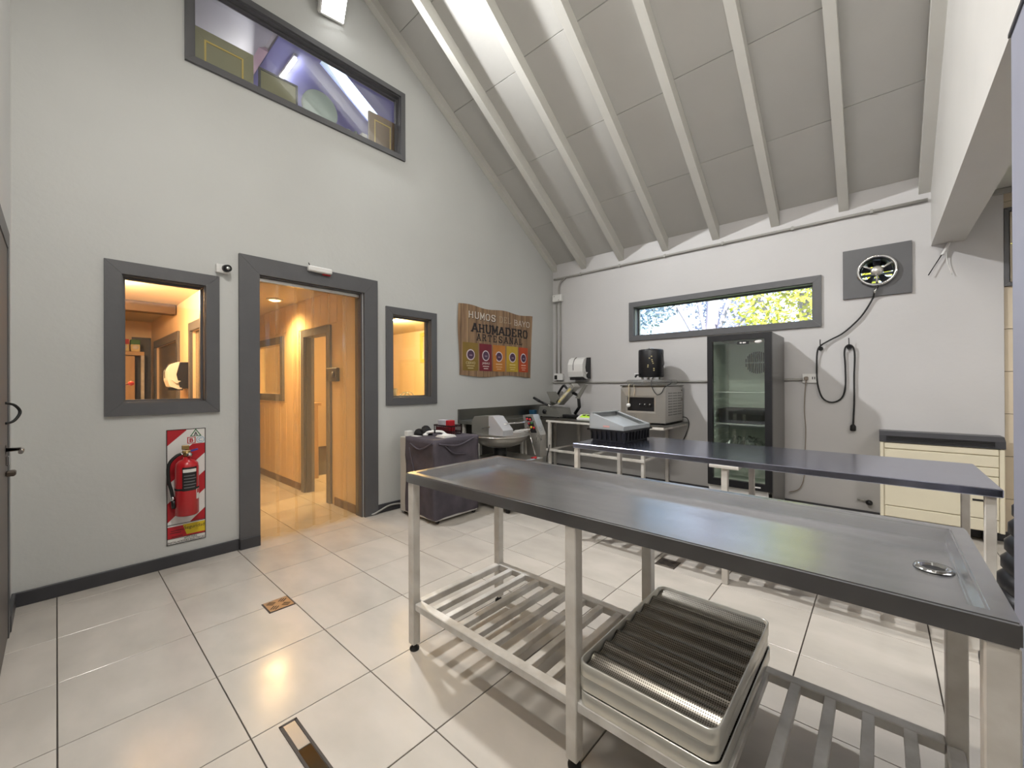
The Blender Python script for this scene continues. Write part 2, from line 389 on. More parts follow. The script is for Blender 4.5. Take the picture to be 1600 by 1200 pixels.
# ------------------------------------------------------------------ windows and door frames
def window(name, label, plane, hole, fw_, dwall, proud, glass=M_glass, sash=True, depth=.05, sw=.026):
    """hole u0,u1,v0,v1; boards lie on the wall face, a thin sash holds the pane inside the wall"""
    u0, u1, v0, v1 = hole
    e = empty(name, (dwall, (u0+u1)/2, v0) if plane == 'x' else ((u0+u1)/2, dwall, v0), label, 'window', None, 'structure')
    s = 1 if proud > dwall else -1
    frame_boards(e, plane, u0-fw_, u1+fw_, v0-fw_, v1+fw_, fw_+.004, dwall+s*.0005, proud, M_trim)
    frame_boards(e, plane, u0-.001, u1+.001, v0-.001, v1+.001, .012, dwall-s*depth*.9, dwall, M_trim, name='reveal_board')
    frame_boards(e, plane, u0-.001, u1+.001, v0-.001, v1+.001, sw, dwall-s*(depth+.03), dwall-s*depth, M_trim, name='sash_board')
    p = MB()
    a, b = dwall-s*(depth+.018), dwall-s*(depth+.012)
    p.box((a, u0+sw*.7, v0+sw*.7), (b, u1-sw*.7, v1-sw*.7)) if plane == 'x' else p.box((u0+sw*.7, a, v0+sw*.7), (u1-sw*.7, b, v1-sw*.7))
    obj('pane', p, glass, e)
    return e
window('window_1', 'grey-framed inner window left of the doorway', 'x', W1, .078, 0, .022)
window('window_2', 'narrow grey-framed inner window right of the doorway', 'x', W2, .07, 0, .022)
window('window_3', 'long loft window high on the gable wall', 'x', (-4.335, -2.625, 3.60, 4.205), .045, 0, .022)
window('window_4', 'wide low strip window above the glass-door fridge', 'y', (1.29, 3.17, 1.865, 2.245), .06, 0, -.022, depth=.1)
window('window_5', 'window in the beige tiled wall by the post', 'y', (4.404, 5.4, 2.03, 2.60), .022, .018, -.005, sw=.008)
d1 = empty('door_1', (0, -3.49, 0), 'dark grey doorway frame with mitred corners', 'doorway', None, 'structure')
frame_boards(d1, 'x', -4.058, -2.905, 0, 2.26, .137, .0005, .03, M_trim, bottom=False)
frame_boards(d1, 'x', -3.931, -3.049, 0, 2.126, .012, -.119, 0, M_trim, bottom=False, name='reveal_board')
obj('baseboard_piece', MB().bbox((.03, -4.058, 0), (.042, -3.922, .082), .003), M_base, d1)

# ------------------------------------------------------------------ rooms behind the gable
M_hallwall = mat('cream_hall_panel', 'd8bf95', .4, var=.06, scale=3, rnd=.03)
M_warmwall = mat('cream_room_paint', 'e6cba6', .6)
M_warmceil = mat('cream_room_ceiling', 'd6c6a4', .6)
M_brown = mat('brown_tile', '6b5238', .5, rnd=.12, var=.1)
obj('ceiling_rooms', MB().box((-5.0, YF-.1, 2.25), (-.121, -.35, 2.33)), M_warmceil, kind='structure', label='low ceiling of the rooms behind the gable', cat='ceiling')
wa = obj('wall_hall', holed([(-5.0, -.1), (-.121, -.1), (-.121, 2.249), (-5.0, 2.249)], [rect(-3.0, -2.10, 1.14, 1.79), rect(-1.34, -.74, -.06, 1.82)], mY(-3.04), (0, .08, 0)), M_hallwall, kind='structure', label='cream panelled hall wall seen through the doorway', cat='wall')
x = -.122
while x > -3.9:
    x0 = x-.196
    for z0, z1 in ((.085, 2.248),):
        segs = [(z0, z1)]
        if x0 < -.62 and x > -1.45: segs = [(1.9, z1)] if x0 > -1.45 and x < -.62 else None
        if segs is None or (x0 < -1.92 and x > -3.2):
            segs = [(z0, 1.02), (1.92, z1)] if (x0 < -1.92 and x > -3.2) else [(1.9, z1)]
        for a, b in segs: obj('panel', MB().bbox((x0, -3.05, a), (x-.002, -3.0405, b), .003), M_hallwall, wa)
    x -= .2
for k in range(22):
    x1 = -.14-k*.15
    if -1.5 < x1-.07 < -.6: continue
    obj('tile', MB().bbox((x1-.146, -3.056, .002), (x1, -3.041, .085), .002), M_brown, wa)
w6 = empty('window_6', (-2.5, -3.05, 1.05), 'inner hall window seen through the strip curtain', 'window', None, 'structure')
frame_boards(w6, 'y', -3.1, -2.01, 1.05, 1.88, .09, -3.041, -3.066, M_trim)
obj('pane', MB().box((-3.0, -3.01, 1.14), (-2.1, -3.004, 1.79)), M_glass, w6)
d2 = empty('door_2', (-1.04, -3.05, 0), 'grey inner door frame in the hall wall', 'doorway', None, 'structure')
frame_boards(d2, 'y', -1.42, -.665, 0, 1.89, .08, -3.041, -3.068, M_trim, bottom=False)
frame_boards(d2, 'y', -1.341, -.739, 0, 1.821, .012, -3.04, -2.95, M_trim, bottom=False, name='reveal_board')
# wall between hall and the left room, with a curtained opening and an inner window
hb = obj('wall_partition', holed([(-5.0, 0), (-.121, 0), (-.121, 2.249), (-5.0, 2.249)], [rect(-4.35, -2.75, 1.02, 1.82), rect(-1.95, -1.1, .002, 1.85)], mY(-3.99), (0, .058, 0)), M_warmwall, kind='structure', label='cream partition between hall and left room', cat='wall')
w7 = empty('window_7', (-3.5, -3.99, 1.0), 'hatch with grey frame in the left room', 'window', None, 'structure')
frame_boards(w7, 'y', -4.45, -2.64, .93, 1.915, .1, -3.991, -4.015, M_trim)
obj('pane', MB().box((-4.35, -3.965, 1.02), (-2.75, -3.96, 1.82)), M_pvcg, w7)
d3 = empty('door_3', (-1.5, -3.99, 0), 'curtained grey door frame in the left room', 'doorway', None, 'structure')
frame_boards(d3, 'y', -2.04, -1.0, 0, 1.94, .09, -3.991, -4.015, M_trim, bottom=False)
for k in range(5):
    obj('curtain_strip', MB().box((-1.95+k*.17, -3.965-.006*(k % 2), .02), (-1.76+k*.17, -3.962-.006*(k % 2), 1.85)), M_pvcg, d3)
obj('wall_left_room', MB().box((-5.0, YF-.1, 0), (-4.86, -.4, 2.25)), M_warmwall, kind='structure', label='far wall of the left room', cat='wall')
obj('wall_room_side', MB().box((-5.0, YF-.15, 0), (-.121, YF-.02, 2.25)), M_warmwall, kind='structure', label='side wall of the left room', cat='wall')
# bright room behind the narrow window
obj('wall_bright_room', holed([(-5.0, 0), (-.121, 0), (-.121, 2.249), (-5.0, 2.249)], [rect(-2.56, -2.1, 1.72, 2.14)], mY(-.5), (0, .1, 0)), M_warmwall, kind='structure', label='yellow-lit wall of the bright room', cat='wall')
w8 = empty('window_8', (-2.3, -.5, 1.7), 'small cream-framed window in the bright room', 'window', None, 'structure')
M_yframe = mat('yellow_frame', 'd9bd62', .5)
frame_boards(w8, 'y', -2.62, -2.04, 1.66, 2.2, .06, -.501, -.53, M_yframe)
obj('pane', MB().box((-2.56, -.46, 1.72), (-2.1, -.455, 2.14)), M_glass, w8)

def lamp(name, kind, loc, energy, col, size=.1, rot=None, parent=None, spot=None):
    d = bpy.data.lights.new(name, kind); d.energy = energy; d.color = col
    if kind == 'AREA': d.shape = 'RECTANGLE'; d.size = size[0]; d.size_y = size[1]
    elif kind != 'SUN': d.shadow_soft_size = size
    o = bpy.data.objects.new(name, d); COL.objects.link(o)
    if rot is not None: o.rotation_euler = Vector((0, 0, -1)).rotation_difference(Vector(rot).normalized()).to_euler()
    if parent: o.parent = parent; o.location = Vector(loc)-BASE[parent.name]
    else: o.location = loc
    return o
M_glow = mat('warm_lamp_glow', 'ffe2ac', .5, emit='ffd9a0', estr=9)
def downlight(loc, label, e, col, spot=False):
    t = empty('ceiling_lamp', loc, label, 'lamp')
    obj('rim', MB().lathe([(.085, 0), (.085, -.014), (.066, -.018), (.066, -.004)], loc, n=24), M_wplast, t)
    obj('bulb', MB().lathe([(.0001, -.03), (.035, -.026), (.062, -.012), (.062, -.004)], loc, n=20), M_glow, t)
    l_ = lamp('bulb_light', 'SPOT' if spot else 'POINT', (loc[0], loc[1], loc[2]-.09), e, col, .05, (0, 0, -1) if spot else None, t)
    if spot: l_.data.spot_size = math.radians(150); l_.data.spot_blend = 1.0; l_.data.shadow_soft_size = .1
WARM = (1, .68, .33)
downlight((-1.55, -3.30, 2.25), 'round warm ceiling lamp in the hall', HALL_W*3.0, WARM, True)
downlight((-1.85, -1.62, 2.25), 'round ceiling lamp in the bright room behind the narrow window', BACK_W, (1, .72, .33))
downlight((-1.6, -4.72, 2.25), 'round ceiling lamp of the left room', LEFT_W, (1, .66, .36))

# strip curtain in the doorway: overlapping hanging sheets with a curled lower edge
sc = empty('strip_curtain', (-.06, -3.49, 0), 'clear yellowed plastic strip curtain hanging in the doorway', 'curtain')
for k in range(6):
    y0 = -3.925+k*.143; m_ = MB(); vs = []; n = 9; rows = [0, .3, .7, 1.2, 1.7, 2.1]
    for z in rows:
        for i in range(n+1):
            u = i/n
            vs.append((-.05-.008*(k % 2)+.006*math.sin(u*PI*2+k)+(.03 if z == 0 else 0)*(.6+.4*math.sin(k*2.1)), y0+u*.165, max(z, .012+.006*(k % 2)) + (.012*math.sin(u*5+k)+.012 if z == 0 else 0)))
    m_.add(vs, [(j*(n+1)+i, j*(n+1)+i+1, (j+1)*(n+1)+i+1, (j+1)*(n+1)+i) for j in range(len(rows)-1) for i in range(n)], True)
    obj('strip', m_, M_pvc, sc, weld=False)
obj('hanging_rail', MB().box((-.075, -3.918, 2.085), (-.035, -3.062, 2.112)), M_steel, sc)

# ------------------------------------------------------------------ the loft behind the long window
M_pink = mat('pink_loft_paint', 'd6bcc0', .6)
obj('floor_loft', MB().box((-3.7, YF, 2.6), (-.121, .1, 2.68)), mat('pale_loft_floor', 'd8cfd2', .6), kind='structure', label='loft floor', cat='floor')
obj('ceiling_loft', MB().box((-3.7, YF, 5.15), (-1.66, -3.33, 5.19)), M_pink, kind='structure', label='pink loft ceiling', cat='ceiling')
obj('ceiling_loft_2', MB().box((-1.655, YF, 5.19), (-.121, -3.33, 5.23)), M_white, kind='structure', label='grey loft ceiling strip', cat='ceiling')
obj('wall_loft', MB().box((-3.8, YF-.1, 2.6), (-3.7, .3, 5.3)), M_pink, kind='structure', label='pink end wall of the loft', cat='wall')
obj('wall_loft_2', MB().box((-3.8, YF-.2, 2.33), (-.121, YF-.05, 5.3)), M_pink, kind='structure', label='pink side wall of the loft', cat='wall')
obj('wall_loft_3', MB().box((-3.8, .1, 2.33), (-.121, .25, 3.2)), M_pink, kind='structure', label='low knee wall of the loft', cat='wall')
M_oakdk = mat('brown_cabinet_wood', '8f7452', .5, var=.25, scale=3, stretch=(1, 6, 1))
M_olive = mat('olive_board', '9a9676', .6, var=.1)
def loft_door(y0, y1, z1, xx, label, m1, inset):
    t = empty('cabinet_door', (xx, (y0+y1)/2, 2.68), label, 'door')
    frame_boards(t, 'x', y0, y1, 2.68, z1, inset, xx, xx+.022, m1, name='stile')
    obj('centre_panel', MB().bbox((xx+.004, y0+inset-.002, 2.68+inset), (xx+.014, y1-inset+.002, z1-inset), .003), m1, t)
    frame_boards(t, 'x', y0+inset, y1-inset, 2.68+inset, z1-inset, .012, xx+.014, xx+.02, M_yframe, name='bead')
loft_door(-4.30, -3.90, 3.97, -.2, 'tall olive-brown panelled door leaning left in the loft', M_olive, .07)
loft_door(-2.875, -2.565, 4.03, -.2, 'brown panelled cabinet door leaning right in the loft', M_oakdk, .06)
t = empty('framed_board', (-.2, -3.7, 2.68), 'olive framed board leaning beside the tall loft door', 'board')
obj('sheet', MB().box((-.206, -3.853, 2.68), (-.196, -3.56, 3.905)), M_olive, t)
frame_boards(t, 'x', -3.858, -3.552, 2.68, 3.91, .014, -.208, -.186, M_trim)
M_pale = mat('pale_green_foam', 'b5c4bc', .6)
t = obj('round_disc', MB().lathe([(.0001, -.02), (.155, -.02), (.165, -.012), (.165, .012), (.155, .02), (.0001, .02)], (-.3, -3.31, 3.875), 'x', 40), M_pale, label='large pale round disc standing in the loft', cat='disc')
tag(obj('disc_stand', MB().box((-.36, -3.5, 2.68), (-.24, -3.12, 3.712)), M_pale), 'pale box carrying the round disc in the loft', 'box')
for k, (y, z, s_, lb) in enumerate(((-3.06, 3.72, .05, 'small pale cup behind the loft sill'), (-2.98, 3.74, .03, 'thin pale bottle behind the loft sill'))):
    obj('cup' if k == 0 else 'bottle', MB().lathe([(.0001, 2.68), (s_, 2.68), (s_, z-.06), (s_*.5, z-.02), (s_*.5, z+.05), (.0001, z+.05)], (-.25, y, 0), 'z', 16), M_pale, label=lb, cat='cup' if k == 0 else 'bottle')
obj('storage_box', MB().bbox((-.32, -2.945, 2.68), (-.19, -2.885, 3.78), .004), M_wplast, label='white box beside the brown loft door', cat='box')

t = empty('tube_lamp', (-1.62, -3.14, 4.99), 'thin white tube lamp on the loft roof slope', 'lamp')
for a_, b_ in ((-1.90, -1.66), (-1.60, -1.36)):
    obj('tube', MB().cyl((a_, -3.14, 5.02), (b_, -3.14, 5.02), .02, n=10), mat('loft_tube_glow', 'ffffff', .4, emit='f4f0ff', estr=9), t)
obj('housing', MB().bbox((-1.92, -3.16, 5.04), (-1.34, -3.12, 5.075), .004), M_wplast, t)
lamp('tube_light', 'AREA', (-1.63, -3.16, 4.96), LOFT_W, (.93, .92, 1.0), (.6, .06), (-.3, -.5, -1), t)
# ------------------------------------------------------------------ outdoors behind the strip window
obj('ground', MB().box((-14, .2, -.3), (20, 30, -.15)), mat('lawn', '5d6b3a', .9, var=.3, scale=2), kind='structure', label='grass outside the strip window', cat='ground')
M_bark = mat('grey_bark', 'a79fb0', .8, var=.3, scale=6, stretch=(4, 4, .6))
def foliage(mb, c, rad, n, size, rnd):
    for _ in range(n):
        while True:
            p = Vector((rnd.uniform(-1, 1), rnd.uniform(-1, 1), rnd.uniform(-1, 1)))
            if p.length < 1: break
        q = Vector(c)+Vector((p.x*rad[0], p.y*rad[1], p.z*rad[2]))
        a = Vector((rnd.uniform(-1, 1), rnd.uniform(-1, 1), rnd.uniform(-.6, .6))).normalized(); b = a.orthogonal().normalized()
        s_ = size*rnd.uniform(.6, 1.3)
        mb.add([q-a*s_, q+b*s_*.45, q+a*s_, q-b*s_*.45], [(0, 1, 2, 3)])
def tree(x, y, label, leafm, blobs, trunks, n, size, seed, col):
    rnd = random.Random(seed)
    t = empty('tree', (x, y, -.15), label, 'tree')
    w = MB()
    for pts, r in trunks:
        w.tube(sm_path([(x+a, y+b, z) for a, b, z in pts], 4), r, 7)
    obj('trunk', w, M_bark, t)
    f = MB()
    for c, rad in blobs: foliage(f, (x+c[0], y+c[1], c[2]), rad, n, size, rnd)
    o = obj('foliage', f, leafm, t, weld=False); o['kind'] = 'stuff'
M_leafb = mat('blue_shade_leaf', 'a9bccb', .6, var=.4, scale=5, col2='8399b8')  # bluish shade of the foliage is put into this leaf colour
M_leafy = mat('golden_leaf', 'c9c23a', .6, var=.4, scale=4, col2='9aa428')
M_leafg = mat('pale_shade_leaf', 'b9bccb', .6, var=.4, scale=4, col2='9a9fc0')  # paler leaves carry the bluish shade in their colour too
tree(-2.9, 7.2, 'leafy tree left in the strip window, blue shade in its leaf colour', M_leafb, [((0, 0, 3.6), (1.5, 1.2, 1.6)), ((.9, .4, 4.2), (1.3, 1, 1.2))], [([(0, 0, -.15), (.1, 0, 1.6), (0, .1, 3.2), (.3, 0, 4.6)], .14)], 2600, .085, 3, None)
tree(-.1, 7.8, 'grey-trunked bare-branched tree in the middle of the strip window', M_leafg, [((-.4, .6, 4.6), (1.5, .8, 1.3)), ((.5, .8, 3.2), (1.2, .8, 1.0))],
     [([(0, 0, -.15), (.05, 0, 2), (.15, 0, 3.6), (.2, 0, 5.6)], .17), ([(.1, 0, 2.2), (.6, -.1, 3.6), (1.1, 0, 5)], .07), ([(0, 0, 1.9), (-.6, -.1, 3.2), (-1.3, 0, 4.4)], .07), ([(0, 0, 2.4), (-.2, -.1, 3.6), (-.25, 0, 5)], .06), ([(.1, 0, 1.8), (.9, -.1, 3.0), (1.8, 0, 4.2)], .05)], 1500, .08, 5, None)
tree(2.3, 6.6, 'golden sunlit tree right in the strip window', M_leafy, [((0, 0, 3.4), (1.5, 1.1, 1.5)), ((.7, .2, 4.1), (1.4, 1, 1.3))], [([(0, .3, -.15), (.1, .3, 1.6), (0, .3, 3.4)], .12), ([(0, .2, 1.6), (-.7, 0, 3), (-1.1, 0, 4)], .05)], 2600, .08, 9, None)
tree(6.6, 6.2, 'yellow-green bush outside the annex window', M_leafy, [((0, 0, 2.8), (1.6, 1.1, 1.8))], [([(0, 0, -.15), (.1, 0, 1.4), (0, .1, 2.8)], .1)], 1200, .09, 11, None)
tree(7.0, 14.0, 'tall golden tree far behind the strip window', M_leafy, [((0, 0, 4.5), (3.0, 1.5, 3.0))], [([(0, 0, -.15), (.1, 0, 2), (0, .1, 4.5)], .2)], 1600, .16, 12, None)
t = empty('white_house', (-5.2, 9.5, -.15), 'bright white house wall far left in the strip window', 'house')
obj('wall', MB().box((-7.4, 9.5, -.15), (-4.05, 12, 5.6)), mat('house_white', 'f2f1ec', .7), t)
obj('roof', MB().prism([(-7.7, 9.2, 5.6), (-3.8, 9.2, 5.6), (-3.8, 12.3, 5.6), (-7.7, 12.3, 5.6)], (0, 0, .3)), M_trim, t)
fwin = obj('window', MB().bbox((-4.55, 9.46, 3.55), (-4.3, 9.5, 3.95), .01), M_trim, t)
obj('pane', MB().box((-4.52, 9.45, 3.58), (-4.33, 9.462, 3.92)), M_glass, fwin)

# ------------------------------------------------------------------ flood lamp of the room, added fill tubes
fl_ = empty('flood_lamp', (0, -3.36, 4.62), 'bright white flood lamp high on the gable wall', 'lamp')
M_led = mat('led_face', 'ffffff', .4, emit='ffffff', estr=14)
Tm = Matrix.Translation((.13, -3.36, 4.62)) @ Vector((0, 0, -1)).rotation_difference(Vector((1, .28, -.75)).normalized()).to_matrix().to_4x4()
obj('housing', MB().bbox((-.15, -.12, .0), (.15, .12, .05), .012).xf(Tm), M_wplast, fl_)
obj('lens', MB().box((-.135, -.105, -.006), (.135, .105, .0)).xf(Tm), M_led, fl_)
obj('bracket', MB().tube([(.0, -3.46, 4.62), (.06, -3.46, 4.64), (.06, -3.26, 4.64), (.0, -3.26, 4.62)], .01, 6), M_wplast, fl_)
fll = lamp('lamp_light', 'AREA', (.16, -3.35, 4.598), LAMP_W, (.98, .99, 1.0), (.16, .12), (1, .28, -.75), fl_); fll.data.spread = math.radians(125)
for k, (x, y) in enumerate(((5.4, -2.2), (2.7, -4.7))):  # fill tubes added out of view to brighten the room
    zt = slope(y)-.16 if k else 2.70
    ztop = slope(y)+.03 if k else 2.785
    t = empty('tube_lamp', (x, y, zt), 'unseen fill tube added on the roof slope behind the camera' if k else 'unseen fill tube added under the low annex ceiling', 'lamp')
    obj('housing', MB().bbox((x-.6, y-.05, zt), (x+.6, y+.05, zt+.05), .008), M_wplast, t)
    obj('tube', MB().cyl((x-.57, y, zt-.022), (x+.57, y, zt-.022), .016, n=10), mat('fill_tube_glow', 'ffffff', .4, emit='fff6ea', estr=3), t)
    obj('hanger', MB().cyl((x, y, zt+.05), (x, y, ztop), .012, n=8), M_wplast, t)
    lamp('tube_light', 'AREA', (x, y, zt-.05), FILL_W if k else FILL_W*.5, (1, .96, .90), (1.15, .09), (0, .35 if k else .0, -1), t)

# ------------------------------------------------------------------ front work table with a raised rim
def pan(x0, x1, y0, y1, zt, zb, rim, depth):
    a, b, c, d = x0+rim, x1-rim, y0+rim, y1-rim
    v = [(x0,y0,zt),(x1,y0,zt),(x1,y1,zt),(x0,y1,zt), (a,c,zt),(b,c,zt),(b,d,zt),(a,d,zt), (a+.006,c+.006,zt-depth),(b-.006,c+.006,zt-depth),(b-.006,d-.006,zt-depth),(a+.006,d-.006,zt-depth),
         (x0,y0,zb),(x1,y0,zb),(x1,y1,zb),(x0,y1,zb)]
    f = []
    for i in range(4):
        j = (i+1) % 4
        f += [(i, j, 4+j, 4+i), (4+i, 4+j, 8+j, 8+i), (12+i, 12+j, j, i)]
    f += [(8, 9, 10, 11), (15, 14, 13, 12)]
    bm = bmesh.new(); V = [bm.verts.new(p) for p in v]
    for q in f: bm.faces.new([V[i] for i in q])
    bmesh.ops.recalc_face_normals(bm, faces=bm.faces)
    es = [e for e in bm.edges if len(e.link_faces) == 2 and e.calc_face_angle(0) > .3]
    bmesh.ops.bevel(bm, geom=es, offset=.004, segments=2, affect='EDGES')
    return MB().bm(bm)
T = empty('work_table', (2.9, -3.57, 0), 'long steel work table in front with raised rim, drain and slatted shelf', 'table')
obj('tabletop', pan(1.975, 3.83, -3.883, -3.255, (.835), .789, .037, .042), M_steeltop, T)
dr = obj('drain', MB().lathe([(.012, .0), (.022, .001), (.024, .006), (.034, .0065), (.037, .001)], (3.745, -3.55, .7935), 'z', 28, caps=False), M_chrome, T)
obj('drain_hole', MB().cyl((3.745, -3.55, .7936), (3.745, -3.55, .7945), .021, n=20), M_kprint, dr)
def leg(x, y, zt, w, m_, parent, foot=True):
    L_ = obj('leg', MB().bbox((x-w/2, y-w/2, .03 if foot else 0), (x+w/2, y+w/2, zt), .003), m_, parent)
    if foot: obj('foot', MB().lathe([(.0001, 0), (.022, 0), (.022, .01), (.012, .018), (.012, .03)], (x, y, 0), 'z', 14), M_rubber, L_)
for x, w in ((2.005, .04), (2.9, .042), (3.807, .044)):
    for y in (-3.858, -3.28): leg(x, y, .7895, w, M_wtube, T)
obj('shelf_frame', MB().bbox((2.03, -3.872, .195), (3.784, -3.832, .228), .003).bbox((2.03, -3.308, .195), (3.784, -3.268, .228), .003)
    .bbox((2.0, -3.834, .1955), (2.036, -3.306, .2275), .003).bbox((3.785, -3.834, .1955), (3.82, -3.306, .2275), .003)
    , M_gtube, T)
for k in range(18):
    x = 2.123+.0935*k-.016
    obj('slat', MB().bbox((x, -3.833, .199), (x+.03, -3.307, .226), .002), M_gtube, T)
# perforated trays on the lower shelf
def perf_mat():
    M = mat('perforated_steel', '98938a', .32, .85, var=.15, scale=9)
    N = M.node_tree.nodes; L = M.node_tree.links; b = N['Principled BSDF']
    tc = N.new('ShaderNodeTexCoord'); sc_ = N.new('ShaderNodeVectorMath'); sc_.operation = 'SCALE'; sc_.inputs[3].default_value = 1/.0062
    L.new(tc.outputs['Object'], sc_.inputs[0]); fr = N.new('ShaderNodeVectorMath'); fr.operation = 'FRACTION'; L.new(sc_.outputs[0], fr.inputs[0])
    sp = N.new('ShaderNodeSeparateXYZ'); L.new(fr.outputs[0], sp.inputs[0])
    cb = N.new('ShaderNodeCombineXYZ'); L.new(sp.outputs[0], cb.inputs[0]); L.new(sp.outputs[1], cb.inputs[1])
    ds = N.new('ShaderNodeVectorMath'); ds.operation = 'DISTANCE'; ds.inputs[1].default_value = (.5, .5, 0); L.new(cb.outputs[0], ds.inputs[0])
    lt = N.new('ShaderNodeMath'); lt.operation = 'LESS_THAN'; lt.inputs[1].default_value = .27; L.new(ds.outputs['Value'], lt.inputs[0])
    src = b.inputs['Base Color'].links[0].from_socket
    mx = N.new('ShaderNodeMix'); mx.data_type = 'RGBA'; L.new(lt.outputs[0], mx.inputs['Factor']); L.new(src, mx.inputs['A']); mx.inputs['B'].default_value = (.035, .03, .022, 1)
    L.new(mx.outputs['Result'], b.inputs['Base Color']); return M
M_perf = perf_mat()
M_traysteel = mat('tray_steel', 'cfccc2', .32, .6, var=.08, scale=8)
def tray(z, dx, dy, label):
    x0, x1, y0, y1 = 2.918+dx, 3.338+dx, -3.868+dy, -3.195+dy
    t = empty('baking_tray', ((x0+x1)/2, (y0+y1)/2, z), label, 'tray', 'perforated trays on the lower shelf')
    # corrugated sheet, grooves run across the tray
    sh = MB(); n = 8; prof = []
    for k in range(n):
        for j in range(8):
            u = (k+j/8)/n; prof.append((y0+.012+u*(y1-y0-.024), z+.008+.020*abs(math.sin(PI*(k+j/8)))**.7*0+.022*(1-math.sin(PI*j/8))))
    prof.append((y1-.012, z+.03))
    vs = []
    for y, zz in prof: vs += [(x0+.008, y, zz), (x1-.008, y, zz)]
    sh.add(vs, [(2*i, 2*i+1, 2*i+3, 2*i+2) for i in range(len(prof)-1)], True)
    obj('corrugated_sheet', sh, M_perf, t)
    rc = .03; ring = []
    for cx, cy, a0 in ((x1-rc, y1-rc, 0), (x0+rc, y1-rc, 90), (x0+rc, y0+rc, 180), (x1-rc, y0+rc, 270)):
        for a in range(0, 91, 15): ring.append((cx+rc*math.cos(math.radians(a0+a)), cy+rc*math.sin(math.radians(a0+a))))
    k = len(ring); cxm, cym = (x0+x1)/2, (y0+y1)/2
    wl = MB(); vs = []
    for off, zz in ((0, z), (0, z+.04), (-.004, z+.042), (-.009, z+.04), (-.006, z)):
        for x, y in ring:
            d = Vector((x-cxm, y-cym)).normalized()*off; vs.append((x+d.x, y+d.y, zz))
    wl.add(vs, [(r*k+i, r*k+(i+1) % k, (r+1)*k+(i+1) % k, (r+1)*k+i) for r in range(4) for i in range(k)], True)
    obj('rim', wl, M_traysteel, t)
tray(.2285, .004, -.002, 'perforated steel baking tray, lowest of the stack of three'); tray(.2735, -.003, .003, 'perforated steel baking tray, middle of the stack of three'); tray(.3185, 0, 0, 'perforated steel baking tray with grooves, topmost of the stack of three')

# ------------------------------------------------------------------ rear prep table
T2 = empty('prep_table', (2.93, -1.83, 0), 'long plain steel table behind the front work table', 'table')
obj('tabletop', MB().bbox((1.812, -2.22, .742), (4.052, -1.44, .78), .004), mat('window_tint_steel_top', 'b3b7cc', .2, 1.0, var=.05, scale=7, rvar=.01, stretch=(1, 2, 1)), T2)  # bluish window reflection is tinted into the steel
for x in (1.836, 2.925, 4.015):
    for y in (-2.19, -1.47): leg(x, y, .744, .036, M_wtube, T2, foot=False)
obj('shelf_frame', MB().bbox((1.85, -2.206, .19), (4.0, -2.172, .22), .003).bbox((1.85, -1.488, .19), (4.0, -1.454, .22), .003)
    .bbox((1.818, -2.174, .1905), (1.85, -1.486, .2195), .003).bbox((4.0, -2.174, .1905), (4.03, -1.486, .2195), .003), M_gtube, T2)
for k in range(16):
    x = 1.955+.1285*k
    obj('slat', MB().bbox((x, -2.173, .194), (x+.04, -1.487, .218), .002), M_gtube, T2)
obj('bracket', MB().bbox((2.84, -2.224, .722), (3.01, -2.15, .7425), .003), M_wtube, T2)
# black tray with clear bin
B0 = (1.99, -1.76, .7805)
ta = Matrix.Translation(B0) @ Matrix.Rotation(math.radians(-4), 4, 'Z')
t = empty('parts_bin', B0, 'black tray with a translucent sloping bin resting on the rear table', 'bin')
def taper(b0, b1, z0, z1, r=.03):
    """open tapered box wall: (hx,hy) at bottom and top, rounded corners"""
    def ring(hx, hy, z):
        o = []
        for sx, sy, a0 in ((1, 1, 0), (-1, 1, 90), (-1, -1, 180), (1, -1, 270)):
            for a in (0, 30, 60, 90): o.append((sx*(hx-r)+r*math.cos(math.radians(a0+a)), sy*(hy-r)+r*math.sin(math.radians(a0+a)), z))
        return o
    return ring(*b0, z0), ring(*b1, z1)
def tub(mb, b0, b1, z0, z1, wall=.008):
    o0, o1 = taper(b0, b1, z0, z1); i1, i0 = taper((b1[0]-wall, b1[1]-wall), (b0[0]-wall, b0[1]-wall), z1, z0+wall)
    k = len(o0); rings = [o0, o1, i1, i0]
    mb.add([p for q in rings for p in q], [(r*k+i, r*k+(i+1) % k, (r+1)*k+(i+1) % k, (r+1)*k+i) for r in range(3) for i in range(k)] + [tuple(range(k))[::-1], tuple(range(3*k, 4*k))])
    return mb
bt = tub(MB(), (.155, .2), (.172, .222), 0, .095)
obj('black_tray', bt.xf(ta), M_black, t)
rb = MB()
for i in range(7):
    u = -.14+i*.046
    rb.box((u, -.226, .012), (u+.008, -.2, .085))
for i in range(8):
    u = -.17+i*.048
    rb.box((.155, u, .012), (.178, u+.008, .085))
rb.box((-.178, -.228, .085), (.178, -.219, .099)).box((-.178, .219, .085), (.178, .228, .099)).box((.170, -.22, .085), (.179, .22, .099)).box((-.179, -.22, .085), (-.170, .22, .099))
obj('tray_rib', rb.xf(ta), M_black, t)
cb_ = MB(); hx, hy, w_ = .165, .21, .007
def zt_(x): return .225-(x+hx)/(2*hx)*.10
for s in (-1, 1):
    y = s*hy
    cb_.prism([(-hx, y, .08), (hx, y, .08), (hx, y, zt_(hx)), (-hx, y, zt_(-hx))], (0, -s*w_, 0))
cb_.box((-hx, -hy, .08), (-hx+w_, hy, zt_(-hx))).box((hx-w_, -hy, .08), (hx, hy, zt_(hx)))
cb_.prism([(-hx+.03, -hy+.02, zt_(-hx+.03)-.03), (hx-.02, -hy+.02, zt_(hx)-.03), (hx-.02, hy-.02, zt_(hx)-.03), (-hx+.03, hy-.02, zt_(-hx+.03)-.03)], (0, 0, .004))
